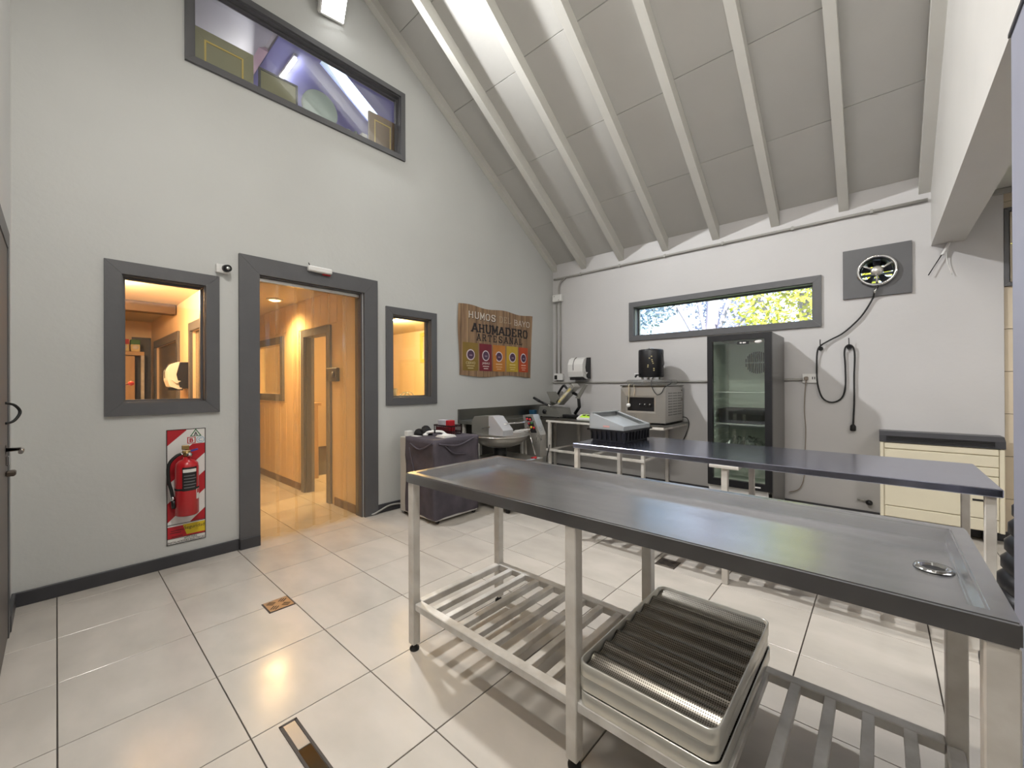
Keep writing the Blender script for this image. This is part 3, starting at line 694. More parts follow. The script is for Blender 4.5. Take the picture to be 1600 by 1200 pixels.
for s in (-1, 1): cb_.prism([(-hx, s*hy, zt_(-hx)), (hx, s*hy, zt_(hx)), (hx, s*(hy-.03), zt_(hx)), (-hx, s*(hy-.03), zt_(-hx))], (0, 0, .006))
cb_.box((-hx, -hy, zt_(-hx)-.004), (-hx+.03, hy, zt_(-hx)+.006)).box((hx-.03, -hy, zt_(hx)-.004), (hx, hy, zt_(hx)+.006))
obj('clear_bin', cb_.xf(ta), mat('translucent_grey_plastic', 'b3b7b9', .3, trans=.25, coat=.3), t)
obj('label_sticker', MB().box((-.03, -hy-.001, .115), (.03, -hy-.0003, .13)).xf(ta), mat('pink_sticker', 'c99a94', .5), t)

# ------------------------------------------------------------------ fridge with a glass door
F0 = (2.386, -.70, 2.928, -.045, .0, 1.718)
t = empty('glass_door_fridge', (2.657, -.37, 0), 'tall black-framed glass-door fridge against the back wall', 'fridge')
fx0, fy0, fx1, fy1, _, fz1 = F0
M_fside = mat('fridge_grey_side', '6f6e6b', .35, .4, var=.06)
M_fin = mat('fridge_liner', 'dfe4dc', .5)
obj('side_panel', MB().bbox((fx1-.025, fy0+.05, .06), (fx1, fy1, fz1), .004), M_fside, t)
obj('side_panel', MB().bbox((fx0, fy0+.05, .06), (fx0+.025, fy1, fz1), .004), M_fside, t)
obj('top_panel', MB().bbox((fx0+.002, fy0+.05, fz1-.03), (fx1-.002, fy1, fz1+.002), .004), M_fside, t)
ln = MB().box((fx0+.026, fy1-.03, .26), (fx1-.026, fy1-.01, fz1-.03)).box((fx0+.026, fy0+.06, .24), (fx1-.026, fy1-.012, .26)).box((fx0+.0255, fy0+.06, .26), (fx0+.034, fy1-.03, fz1-.031)).box((fx1-.034, fy0+.06, .26), (fx1-.0255, fy1-.03, fz1-.031))
for k in range(16):
    z = .4+k*.062
    ln.box((fx0+.034, fy0+.1, z), (fx0+.042, fy1-.04, z+.018)).box((fx1-.042, fy0+.1, z), (fx1-.034, fy1-.04, z+.018)).box((fx0+.06, fy1-.036, z), (fx1-.06, fy1-.03, z+.02))
obj('liner', ln, M_fin, t)
fd = obj('door_frame', holed(rect(fx0-.002, fx1+.002, .268, fz1), [rect(fx0+.045, fx1-.055, .33, fz1-.055)], mY(fy0), (0, .045, 0)), M_black, t)
obj('pane', MB().box((fx0+.044, fy0+.014, .329), (fx1-.054, fy0+.02, fz1-.054)), M_fridgeglass, fd)
obj('oval_sticker', MB().lathe([(.0001, 0), (.03, 0), (.03, .0008), (.0001, .0008)], (fx1-.105, fy0+.0135, fz1-.082), 'y', 20).xf(Matrix.Translation((0, 0, (fz1-.082)*.5)) @ Matrix.Diagonal((1, 1, .5, 1))), M_wprint, fd)
obj('display_sticker', MB().box((fx0+.26, fy0+.0125, fz1-.098), (fx0+.36, fy0+.0135, fz1-.07)), M_black, fd)
obj('display_digits', MB().box((fx0+.285, fy0+.0118, fz1-.09), (fx0+.30, fy0+.0126, fz1-.078)).box((fx0+.308, fy0+.0118, fz1-.09), (fx0+.335, fy0+.0126, fz1-.078)), M_wprint, fd)
obj('kick_plate', MB().bbox((fx0, fy0+.03, .04), (fx1-.035, fy0+.05, .262), .003), M_wplast, t)
obj('base', MB().box((fx0+.01, fy0+.05, .0), (fx1-.01, fy1-.01, .24)), M_black, t)
vd = MB()
cxv, czv, rv = 2.70, 1.47, .115
for i in range(13):
    u = -rv+.008+i*(2*rv-.016)/12; h = math.sqrt(max(0, rv*rv-u*u))
    if h > .015: vd.box((cxv+u-.0045, fy1-.045, czv-h), (cxv+u+.0045, fy1-.04, czv-.006)).box((cxv+u-.0045, fy1-.045, czv+.006), (cxv+u+.0045, fy1-.04, czv+h))
obj('fan_grille', vd, M_kprint, t)
for z in (1.17, .86, .56):
    sm = MB()
    for i in range(15): sm.tube([(fx0+.05+i*.031, fy0+.09, z), (fx0+.05+i*.031, fy1-.05, z)], .002, 5)
    for y in (fy0+.09, fy0+.3, fy1-.05): sm.tube([(fx0+.036, y, z-.003), (fx1-.036, y, z-.003)], .0035, 6)
    obj('wire_shelf', sm, M_wplast, t)
rb_ = random.Random(4)
bg_ = MB(); n = 18; vs = []
for j in range(n+1):
    for i in range(n+1):
        u, w = i/n, j/n
        e = min(u, 1-u, w, 1-w)
        vs.append((2.445+u*.40, -.57+w*.36, .567+(.02+.12*min(1, e*4)*rb_.uniform(.5, 1)+.03*rb_.random())*(1 if e > 0 else .05)))
bg_.add(vs, [(j*(n+1)+i, j*(n+1)+i+1, (j+1)*(n+1)+i+1, (j+1)*(n+1)+i) for j in range(n) for i in range(n)])
obj('plastic_bag', bg_, clear_mat('crinkled_film', (.6, .62, .6), .3, haze=.35, hazecol=(.25, .26, .25), rough=.08), label='crumpled clear plastic film bundle lying inside the fridge', cat='bag')
obj('black_crate', tub(MB(), (.2, .2), (.215, .21), .8645, 1.0).xf(Matrix.Translation((2.65, -.36, 0))), M_black, label='black crate on the middle fridge shelf', cat='crate')
obj('rating_mark', MB().box((fx1-.16, fy0-.0005, .292), (fx1-.09, fy0+.0005, .304)), M_wprint, fd)

# ------------------------------------------------------------------ side bench, vacuum sealer, urn, scale, slicer
T3 = empty('side_bench', (1.2, -.38, 0), 'white-framed bench with dark steel top along the back wall', 'bench')
obj('tabletop', MB().bbox((.0205, -.735, .788), (1.97, -.02, .806), .003), M_steeldk, T3)
obj('top_frame', MB().bbox((.42, -.742, .762), (1.965, -.706, .789), .003).bbox((.42, -.06, .762), (1.965, -.025, .789), .003).bbox((.42, -.706, .763), (.455, -.06, .788), .003).bbox((1.93, -.706, .763), (1.965, -.06, .788), .003), M_wtube, T3)
for x in (.06, .47, 1.73):
    for y in (-.724, -.045): leg(x, y, .764, .036, M_wtube, T3, foot=False)
obj('rail', MB().bbox((.42, -.762, .395), (1.76, -.7425, .425), .003), M_wtube, T3)
for x in (.47, 1.1, 1.73): obj('cross_rail', MB().bbox((x-.012, -.743, .398), (x+.012, -.06, .42), .003), M_wtube, T3)
obj('hanging_cable', MB().tube(sm_path([(.5, -.766, .48), (.485, -.768, .42), (.46, -.766, .33), (.455, -.765, .25)]), .006, 6), M_rubber, T3)

t = empty('vacuum_sealer', (1.67, -.33, .807), 'boxy steel vacuum sealing machine on the side bench', 'machine')
vx0, vx1, vy0, vy1, vz0, vz1 = 1.408, 1.928, -.60, -.08, .822, 1.225
obj('body', MB().bbox((vx0, vy0+.02, vz0), (vx1, vy1, vz1), .006), M_steel, t)
# bevelled front frame sloping inwards to the control recess
ox0, ox1, oz0, oz1 = vx0, vx1, vz0, vz1-.012; ix0, ix1, iz0, iz1 = vx0+.085, vx1-.12, vz0+.125, vz1-.125
O = [(ox0, vy0, oz0), (ox1, vy0, oz0), (ox1, vy0, oz1), (ox0, vy0, oz1)]
J = [(ix0-.02, vy0-.012, iz0-.02), (ix1+.02, vy0-.012, iz0-.02), (ix1+.02, vy0-.012, iz1+.02), (ix0-.02, vy0-.012, iz1+.02)]
I = [(ix0, vy0-.008, iz0), (ix1, vy0-.008, iz0), (ix1, vy0-.008, iz1), (ix0, vy0-.008, iz1)]
K = [(x, vy0+.018, z) for x, y, z in I]; Q = [(x, vy0+.02, z) for x, y, z in O]
vs = O+J+I+K+Q; fs = []
for i in range(4):
    j = (i+1) % 4
    fs += [(i, j, 4+j, 4+i), (4+i, 4+j, 8+j, 8+i), (8+i, 8+j, 12+j, 12+i), (16+i, 16+j, j, i)]
obj('front_frame', MB().add(vs, fs), M_steel, t)
cp = obj('control_panel', MB().box((ix0-.005, vy0+.006, iz0-.005), (ix1+.005, vy0+.019, iz1+.005)), M_black, t)
for i in range(3):
    kx = ix0+.15+i*.058
    obj('knob', MB().lathe([(.017, 0), (.017, .012), (.012, .016), (.0001, .017)], (kx, vy0+.006, iz0+.07), 'y', 16), M_black, cp)
    obj('knob_pointer', MB().box((kx-.003, vy0-.0125, iz0+.072), (kx+.003, vy0-.0105, iz0+.084)), M_wprint, cp)
obj('lid_plate', MB().bbox((vx0-.008, vy0-.006, vz1), (vx1+.012, vy1+.012, vz1+.014), .004), M_steeldk, t)
obj('clear_cover', MB().bbox((vx0+.03, vy0+.04, vz1+.014), (vx1-.03, vy1-.03, vz1+.075), .025), M_lid, t)
lo = MB()
for c_ in range(3):
    for k in range(9): lo.box((vx1-.0005, vy0+.09+c_*.14, vz0+.08+k*.03), (vx1+.0035, vy0+.2+c_*.14, vz0+.092+k*.03))
obj('side_louvre', lo, M_steeldk, t)
obj('base_strip', MB().box((vx0+.004, vy0+.006, vz0-.006), (vx1-.004, vy1-.01, vz0+.001)), M_black, t)
for x in (vx0+.05, vx1-.05):
    for y in (vy0+.06, vy1-.06): obj('foot', MB().cyl((x, y, .8065), (x, y, vz0-.005), .018, n=12), M_rubber, t)
obj('power_cord', MB().tube(sm_path([(1.92, -.06, .86), (1.965, -.05, .85), (1.985, -.04, .78), (1.95, -.035, .66), (1.9, -.03, .55)]), .005, 6), M_rubber, t)

ub = vz1+.076
t = empty('hot_water_urn', (1.655, -.33, ub), 'black cylindrical hot water urn standing on the vacuum sealer', 'urn')
obj('body', MB().lathe([(.0001, .03), (.135, .03), (.141, .04), (.141, .335), (.135, .35), (.09, .355), (.0001, .356)], (1.655, -.33, ub), 'z', 40), M_black, t)
for a in range(4): obj('foot', MB().cyl((1.655+.1*math.cos(a*PI/2+.7), -.33+.1*math.sin(a*PI/2+.7), ub), (1.655+.1*math.cos(a*PI/2+.7), -.33+.1*math.sin(a*PI/2+.7), ub+.032), .014, n=10), M_wplast, t)
obj('lid_knob', MB().lathe([(.03, .35), (.03, .366), (.02, .372), (.0001, .373)], (1.655, -.33, ub), 'z', 16), M_chrome, t)
tp = obj('tap', MB().tube([(1.58, -.46, ub+.06), (1.56, -.51, ub+.055), (1.555, -.53, ub+.03)], .011, 8), M_black, t)
obj('tap_lever', MB().bbox((1.535, -.52, ub+.06), (1.585, -.50, ub+.072), .003), M_wplast, tp)
gl = MB(); rg = random.Random(2)
for k in range(9):
    a = -PI/2+.35+rg.uniform(-.22, .3); z = ub+.1+k*.02; r_ = .1416
    p = Vector((1.655+r_*math.cos(a), -.33+r_*math.sin(a), z)); tt = Vector((-math.sin(a), math.cos(a), 0)); nn = Vector((math.cos(a), math.sin(a), 0))
    q = [p-tt*.007, p+tt*.007, p+tt*.007+Vector((0, 0, .011)), p-tt*.007+Vector((0, 0, .011))]
    gl.prism([x_+nn*.0005 for x_ in q], nn*.001)
obj('printed_mark', gl, mat('faded_gold_print', 'b8ab7c', .5), t)
obj('power_cord', MB().tube(sm_path([(1.73, -.44, ub+.03), (1.76, -.57, ub-.03), (1.80, -.625, vz1-.03), (1.85, -.63, vz1-.09), (1.90, -.63, vz1-.07), (1.93, -.62, vz1-.01), (1.95, -.5, vz1+.03), (1.9, -.36, vz1+.06)]), .0045, 6), M_rubber, t)
obj('side_wire', MB().tube(sm_path([(1.78, -.36, ub+.33), (1.81, -.36, ub+.26), (1.815, -.35, ub+.17), (1.79, -.34, ub+.16)]), .003, 5), M_rubber, t)
t = empty('hanging_strap', (1.5, -.62, 1.0), 'pale strap with round tag hanging over the sealer front', 'strap')
obj('band', MB().tube(sm_path([(1.515, -.56, vz1+.02), (1.515, -.616, vz1+.01), (1.52, -.622, vz1-.08), (1.515, -.624, 1.03)]), .006, 6), mat('beige_strap', 'b7ab92', .7), t)
obj('tag', MB().lathe([(.024, 0), (.024, .006), (.0001, .008)], (1.513, -.62, 1.01), 'y', 18), M_wplast, t)
obj('cord', MB().tube(sm_path([(1.57, -.56, vz1+.02), (1.575, -.616, vz1+.008), (1.59, -.622, vz1-.05), (1.57, -.622, vz1-.10), (1.62, -.62, vz1-.115)]), .003, 5), mat('beige_strap', 'b7ab92', .7), t)

t = empty('counter_scale', (1.0, -.42, .8065), 'flat grey counter scale with a green-lit display strip', 'scale')
obj('housing', MB().prism([(0, -.60, .8065), (0, -.60, .825), (0, -.50, .868), (0, -.28, .868), (0, -.28, .8065)], (.36, 0, 0)).xf(Matrix.Translation((.80, 0, 0))), M_wplast, t)
M_green = mat('green_display', '9dc23a', .4, emit='9dc23a', estr=.5)
dq = lambda x0, x1, a, b, e: MB().prism([(x0, -.60+.1*a, .825+.043*a+e), (x1, -.60+.1*a, .825+.043*a+e), (x1, -.60+.1*b, .825+.043*b+e), (x0, -.60+.1*b, .825+.043*b+e)], (0, -.0004, .001))
dp = obj('display', dq(.83, .97, .18, .9, .001), M_green, t)
obj('display_window', MB().add(*(lambda m_: (m_.v, m_.f))(dq(.85, .89, .55, .8, .003))).add(*(lambda m_: (m_.v, m_.f))(dq(.91, .95, .55, .8, .003))), M_kprint, dp)
obj('key_pad', dq(.99, 1.13, .2, .85, .001), M_wplast, t)
obj('weighing_plate', MB().bbox((.79, -.50, .876), (1.17, -.26, .884), .003).cyl((.98, -.38, .868), (.98, -.38, .877), .03, n=12), M_steel, t)
t = empty('cable_bundle', (1.22, -.3, .8065), 'black cables and adaptor lying right of the counter scale', 'cable')
obj('coil', MB().tube(sm_path([(1.19, -.45, .812), (1.28, -.4, .815), (1.34, -.3, .813), (1.27, -.22, .815), (1.2, -.3, .82), (1.3, -.34, .83), (1.36, -.2, .82), (1.26, -.13, .815)]), .006, 6), M_rubber, t)
obj('adaptor', MB().bbox((1.26, -.5, .8065), (1.36, -.44, .845), .006), M_black, t)

t = empty('meat_slicer', (.38, -.42, .8065), 'grey meat slicer with tilted carriage at the left end of the bench', 'slicer')
M_cast = mat('cast_grey', '8f8e88', .35, .6, var=.1)
obj('base', MB().prism([(.165, -.58, .82), (.52, -.58, .82), (.485, -.58, .93), (.19, -.58, .955)], (0, .3, 0)), M_cast, t)
for x in (.2, .48):
    for y in (-.55, -.31): obj('foot', MB().cyl((x, y, .8065), (x, y, .822), .014, n=10), M_rubber, t)
obj('knob', MB().lathe([(.03, 0), (.03, .015), (.02, .022), (.0001, .023)], (.28, -.58, .885), 'y', 20), M_black, t)
Tg = Matrix.Translation((.555, -.45, 1.115)) @ Matrix.Rotation(math.radians(46), 4, 'Y')
obj('blade_guard', MB().lathe([(.0001, -.02), (.11, -.02), (.12, -.01), (.12, .01), (.10, .02), (.0001, .02)], (0, 0, 0), 'x', 32).xf(Matrix.Translation((.33, -.36, 1.06)) @ Matrix.Rotation(math.radians(40), 4, 'Y')), M_steel, t)
obj('gauge_plate', MB().bbox((-.035, -.05, -.18), (.03, .09, .18), .006).xf(Tg), M_steel, t)
obj('yellow_warning_label', MB().box((-.012, -.0525, -.15), (.018, -.0505, .12)).xf(Tg), mat('warning_yellow', 'c9b02b', .5, var=.5, scale=26, col2='d8d5cf'), t)
obj('carriage', MB().prism([(.25, -.50, 1.15), (.40, -.50, 1.155), (.47, -.50, 1.07), (.42, -.50, .985), (.32, -.50, 1.03)], (0, .012, 0)), M_cast, t)
obj('slice_deflector', MB().prism([(.66, -.42, 1.07), (.80, -.42, 1.245), (.845, -.42, 1.245), (.72, -.42, 1.06)], (0, .02, 0)), M_cast, t)
obj('carriage_arm', MB().tube([(.62, -.36, .86), (.70, -.38, .95), (.70, -.40, 1.1), (.62, -.41, 1.14)], .022, 8).bbox((.5, -.5, .81), (.76, -.36, .85), .01), M_black, t)
hd = obj('handle', MB().cyl((.33, -.52, .955), (.17, -.55, 1.02), .014, .017, n=12).cyl((.17, -.55, 1.02), (.08, -.57, 1.068), .02, .017, n=12), M_black, t)
obj('handle_collar', MB().cyl((.335, -.52, .95), (.30, -.526, .967), .02, n=12), M_chrome, hd)
obj('food_pusher', MB().tube(sm_path([(.40, -.44, 1.12), (.45, -.44, 1.19), (.50, -.44, 1.235), (.54, -.44, 1.20), (.59, -.44, 1.17)]), .016, 8), M_black, t)
obj('blue_container', tub(MB(), (.045, .04), (.05, .045), .8065, .90).xf(Matrix.Translation((.11, -.62, 0))), mat('deep_blue_plastic', '1f4a66', .4), label='small dark blue tub beside the meat slicer', cat='tub')

# ------------------------------------------------------------------ steel counter along the gable, bowl cutter, covered cart
t = empty('steel_counter', (.2, -.95, 0), 'dark steel counter with splashback along the gable wall', 'counter')
obj('worktop', MB().bbox((.0205, -1.875, .80), (.34, -.75, .838), .004), M_steeldk, t)
obj('splashback', MB().bbox((.002, -1.878, .80), (.02, -.03, .965), .003), M_steeldk, t)
for x in (.05, .315):
    for y in (-1.82, -.79): leg(x, y, .80, .035, M_gtube, t, foot=False)
obj('shade_panel', MB().box((.018, -1.85, .15), (.024, -.77, .80)), mat('under_counter_shade', '38352f', .7), t)  # dark sheet painted as the shade in the open space under the counter
obj('front_apron', MB().box((.325, -1.86, .70), (.333, -.76, .80)), M_steeldk, t)

cx_, cy_, cz_ = .665, -1.86, .725
t = empty('bowl_cutter', (.7, -1.8, 0), 'steel bowl cutter with hood and tilted control panel behind the covered cart', 'machine')
obj('body', MB().bbox((.43, -2.1, .06), (1.0, -1.55, .49), .012), M_steel, t)
for x in (.48, .95):
    for y in (-2.05, -1.6): obj('foot', MB().cyl((x, y, 0), (x, y, .062), .022, n=12), M_rubber, t)
obj('spindle', MB().cyl((cx_, cy_, .488), (cx_, cy_, .60), .07, n=20), M_black, t)
obj('bowl', MB().lathe([(.0001, .595), (.12, .60), (.22, .632), (.285, .69), (.298, .715), (.31, .72), (.31, .727), (.292, .727), (.27, .70), (.2, .66), (.1, .64), (.05, .70), (.0001, .70)], (cx_, cy_, 0), 'z', 48), M_steel, t)
hood = MB().prism([(.40, -2.02, .735), (.40, -2.02, .86), (.44, -2.02, .915), (.655, -2.02, .928), (.655, -2.02, .735)], (0, .17, 0))
obj('hood', hood, mat('hood_steel_shaded', '8b8983', .42, .6), t)  # shaded tone of the hood front is put into this grey
obj('hood_side', MB().prism([(.656, -2.02, .735), (.656, -2.02, .928), (.72, -2.02, .925), (.86, -2.02, .79), (.86, -2.02, .735)], (0, .15, 0)), mat('hood_steel_lit', 'c9c9cc', .4, .5), t)  # lit tone of the hood side is put into this paler steel
obj('lever_bar', MB().tube([(.60, -2.06, .80), (.84, -1.9, .855), (.93, -1.62, .86)], .008, 8), M_chrome, t)
Tp = Matrix.Translation((.88, -1.56, .0)) 
pp = obj('panel_column', MB().prism([(.82, -1.60, .49), (1.0, -1.60, .49), (1.0, -1.60, .72), (.90, -1.60, .93), (.76, -1.60, .92), (.80, -1.60, .70)], (0, .1, 0)), M_steel, t)
obj('control_panel', MB().prism([(.80, -1.602, .905), (.88, -1.602, .905), (.955, -1.602, .74), (.88, -1.602, .735)], (0, -.004, 0)), M_kprint, pp)
for k, (x, z, c) in enumerate(((.83, .88, 'c01f2a'), (.868, .875, 'c01f2a'), (.855, .835, 'a01820'), (.892, .84, '2a7a3a'), (.885, .795, 'd8b520'), (.922, .79, 'c01f2a'))):
    obj('button', MB().lathe([(.013, 0), (.013, .008), (.0001, .01)], (x, -1.606, z), 'y', 14), mat('button_'+c, c, .4), pp)
obj('brace', MB().tube([(.86, -1.64, .80), (.98, -1.66, .52)], .008, 8), M_chrome, t)
obj('drain_cock', MB().cyl((1.0, -1.75, .50), (1.05, -1.75, .51), .008, n=8).lathe([(.014, 0), (.014, .012), (.0001, .014)], (1.05, -1.75, .51), 'x', 12), M_red, t)
for k in range(3):
    pz = .742+k*.009
    Tq = Matrix.Translation((.84, -1.76+.03*k, pz+.01)) @ Matrix.Rotation(-.12, 4, 'Y') @ Matrix.Rotation(.3*k, 4, 'Z')
    q = obj('crumpled_paper', MB().bbox((-.08, -.07, 0), (.08, .07, .004), .001).xf(Tq), M_wprint, label=('white paper sheet lying in the cutter bowl, lowest', 'white paper sheet lying in the cutter bowl, middle one', 'white paper sheet lying in the cutter bowl, on top')[k], cat='paper', group='papers in the cutter bowl')

# cart with a draped purple-grey cover
t = empty('covered_cart', (.44, -2.48, 0), 'low cart draped in a purple-grey cloth cover', 'cart')
obj('side_panel', MB().bbox((.155, -2.745, .03), (.30, -2.235, .748), .006), mat('pale_grey_laminate', 'b4b0a8', .5), t)
obj('base_frame', MB().bbox((.17, -2.74, .03), (.71, -2.235, .05), .004), M_wplast, t)
for x in (.19, .68):
    for y in (-2.7, -2.26): obj('caster', MB().cyl((x-.012, y, .0165), (x+.012, y, .0165), .0165, n=14), M_rubber, t)
rc_ = random.Random(5)
nx, nz = 40, 22
dv = MB(); per = [(.27, -2.757), (.722, -2.757), (.722, -2.225), (.27, -2.225)]
lens_ = [math.dist(per[i], per[(i+1) % 4]) for i in range(4)]; tot = sum(lens_)
def along(s):
    s %= tot
    for i in range(4):
        if s <= lens_[i]:
            a, b = per[i], per[(i+1) % 4]; u = s/lens_[i]
            dx, dy = (b[0]-a[0])/lens_[i], (b[1]-a[1])/lens_[i]
            return a[0]+(b[0]-a[0])*u, a[1]+(b[1]-a[1])*u, dy, -dx
        s -= lens_[i]
    return per[0][0], per[0][1], 0, -1
ns = 96; rows = 16; vs = []
for j in range(rows+1):
    z = .76-(.71)*(j/rows)
    for i in range(ns):
        s = tot*i/ns; x, y, nx_, ny_ = along(s)
        amp = .012*min(1, j/3)
        w_ = amp*(math.sin(s*17+.8*math.sin(z*9))+.5*math.sin(s*41+z*13))*.5+.006*math.exp(-((z-.58-.12*math.sin(s*5))/.05)**2)
        vs.append((x+nx_*w_, y+ny_*w_, z+(0.004*math.sin(s*11) if j == rows else 0)))
dv.add(vs, [(j*ns+i, j*ns+(i+1) % ns, (j+1)*ns+(i+1) % ns, (j+1)*ns+i) for j in range(rows) for i in range(ns)], True)
cen = []
dv.add(vs[:ns], [tuple(range(ns))])
obj('cloth_cover', dv, M_cloth, t)
fd_ = MB()
for (a, b, c) in (((.36, -2.765, .70), (.52, -2.773, .66), (.70, -2.765, .73)), ((.34, -2.76, .66), (.38, -2.768, .56), (.42, -2.764, .44)), ((.728, -2.72, .72), (.738, -2.5, .69), (.73, -2.3, .74)), ((.728, -2.65, .70), (.735, -2.55, .62), (.728, -2.4, .6))):
    fd_.tube(sm_path([a, b, c], 8), .008, 8)
obj('cloth_fold', fd_, M_cloth, t)
tag(obj('white_box', MB().bbox((.165, -2.70, .749), (.225, -2.64, .80), .003), M_wplast), 'small white box on the left corner of the cart', 'box')
t = empty('black_pouch', (.27, -2.55, .761), 'black cloth pouch heaped on the cart', 'pouch')
hp = MB()
for (x, y, rx, ry, h) in ((.28, -2.60, .07, .05, .06), (.27, -2.52, .06, .05, .085), (.34, -2.56, .055, .06, .07)):
    q = MB().lathe([(1.0, 0), (.95, .35), (.7, .8), (.3, .98), (.0001, 1.0)], (0, 0, 0), 'z', 16).xf(Matrix.Translation((x, y, .761)) @ Matrix.Diagonal((rx, ry, h, 1)))
    hp.add(q.v, q.f, True)
obj('body', hp, mat('black_cloth', '141416', .85, bump=.4, bscale=20), t)
obj('buckle', MB().bbox((.31, -2.625, .80), (.35, -2.615, .82), .002), M_black, t)
t = empty('basket', (.40, -2.36, .761), 'dark red-black basket at the back of the cart', 'basket')
bk = MB()
x0, x1, y0, y1, z0, z1 = .27, .54, -2.42, -2.29, .762, .85
bk.box((x0, y0, z0), (x1, y1, z0+.006))
for k in range(10):
    x = x0+k*(x1-x0-.008)/9
    bk.box((x, y0, z0), (x+.008, y0+.005, z1)).box((x, y1-.005, z0), (x+.008, y1, z1))
for k in range(6):
    y = y0+k*(y1-y0-.008)/5
    bk.box((x0, y, z0), (x0+.005, y+.008, z1)).box((x1-.005, y, z0), (x1, y+.008, z1))
for z in (z0+.02, z1-.014):
    bk.box((x0-.002, y0-.002, z), (x1+.002, y0+.005, z+.014)).box((x0-.002, y1-.005, z), (x1+.002, y1+.002, z+.014)).box((x0-.002, y0, z), (x0+.005, y1, z+.014)).box((x1-.005, y0, z), (x1+.002, y1, z+.014))
obj('lattice', bk, mat('dark_maroon_plastic', '2c1519', .4), t)
obj('label_strip', MB().box((x0+.04, y0-.004, z0+.03), (x1-.04, y0-.002, z0+.07)), mat('maroon_print', '4a1218', .5), t)
t = empty('carton', (.37, -2.35, .77), 'small carton with red end sticking out of the basket', 'carton')
obj('body', MB().bbox((.29, -2.39, .769), (.42, -2.32, .895), .003), mat('pale_carton', 'b9b7bf', .6, var=.25, scale=20), t)
obj('red_end', MB().bbox((.42, -2.39, .769), (.48, -2.32, .895), .003), M_redprint, t)
t = empty('handset', (.45, -2.55, .761), 'white telephone handset lying on the cart cover', 'handset')
obj('grip', MB().tube(sm_path([(.40, -2.62, .775), (.42, -2.60, .795), (.46, -2.55, .80), (.50, -2.50, .795), (.52, -2.48, .775)]), .014, 8), M_wplast, t)
obj('earpiece', MB().lathe([(.024, 0), (.026, .014), (.016, .022), (.0001, .023)], (.40, -2.62, .7615), 'z', 16).lathe([(.024, 0), (.026, .014), (.016, .022), (.0001, .023)], (.52, -2.48, .7615), 'z', 16), M_wplast, t)
obj('band', MB().tube([(.452, -2.559, .80), (.462, -2.547, .80)], .0155, 8), M_kprint, t)
t = empty('notepad', (.56, -2.47, .761), 'white notepad beside the handset on the cart', 'notepad')
for k in range(3): obj('page_block', MB().bbox((.555+.006*k, -2.62+.004*k, .7615+.007*k), (.69-.004*k, -2.48-.004*k, .768+.007*k), .001), M_wprint, t)
obj('paper_slip', MB().box((.30, -2.72, .7612), (.40, -2.66, .7625)), M_wprint, label='thin white paper slip at the front of the cart top', cat='paper')

# ------------------------------------------------------------------ banner on the gable wall
BY0, BY1, BZ0, BZ1 = -1.865, -.515, 1.355, 2.20
t = empty('banner', (0, -1.19, 1.355), 'wood-patterned smokehouse banner with big lettering and five pouches', 'banner')
def wav(y, z): return .014+.006*math.sin(y*9.0+z*2)+.0008*math.sin(y*23+1)
def edge_y(u, v): return BY0+u*(BY1-BY0)+(.02*math.sin(v*6) if u < .1 else 0)-(.05*(1-v)**1.5*(u > .9))
def edge_z(u, v): return BZ0+v*(BZ1-BZ0)+(.012*math.sin(u*13)*(v > .9))+(.01*math.sin(u*17+2)*(v < .1))
nu, nv = 48, 24; vs = []
for j in range(nv+1):
    for i in range(nu+1):
        u, v = i/nu, j/nv
        y = BY0+u*(BY1-BY0)+.014*math.sin(v*5+1)*(1-u)+(-.04+.05*v)*u; z = BZ0+v*(BZ1-BZ0)+.010*math.sin(u*14)*v*v+.012*math.sin(u*9+2)*(1-v)**2
        vs.append((wav(y, z), y, z))
def wood_mat():
    M = mat('printed_planks', 'a08262', .6, var=.4, scale=4, col2='785c44', stretch=(1, 4, .6))
    N = M.node_tree.nodes; L = M.node_tree.links; b = N['Principled BSDF']
    src = b.inputs['Base Color'].links[0].from_socket
    tc = N.new('ShaderNodeTexCoord'); sp = N.new('ShaderNodeSeparateXYZ'); L.new(tc.outputs['Object'], sp.inputs[0])
    mu = N.new('ShaderNodeMath'); mu.operation = 'MULTIPLY_ADD'; mu.inputs[1].default_value = 8.3; mu.inputs[2].default_value = .35; L.new(sp.outputs[1], mu.inputs[0])
    fr = N.new('ShaderNodeMath'); fr.operation = 'FRACT'; L.new(mu.outputs[0], fr.inputs[0])
    lt = N.new('ShaderNodeMath'); lt.operation = 'LESS_THAN'; lt.inputs[1].default_value = .05; L.new(fr.outputs[0], lt.inputs[0])
    mx = N.new('ShaderNodeMix'); mx.data_type = 'RGBA'; L.new(lt.outputs[0], mx.inputs['Factor']); L.new(src, mx.inputs['A']); mx.inputs['B'].default_value = (.03, .018, .01, 1)
    L.new(mx.outputs['Result'], b.inputs['Base Color']); return M
obj('sheet', MB().add(vs, [(j*(nu+1)+i, j*(nu+1)+i+1, (j+1)*(nu+1)+i+1, (j+1)*(nu+1)+i) for j in range(nv) for i in range(nu)], True), wood_mat(), t, weld=False)
def printed(name, poly2d_faces, yc, zc, off, material, parent, skew=0):
    v, f = poly2d_faces
    return obj(name, MB().add([(wav(yc+a, zc+b)+off, yc+a, zc+b+skew*a) for a, b in v], f), material, parent)
M_cream_ink = mat('cream_ink', 'd9d0c2', .6); M_dark_ink = mat('dark_ink', '1c1210', .6)
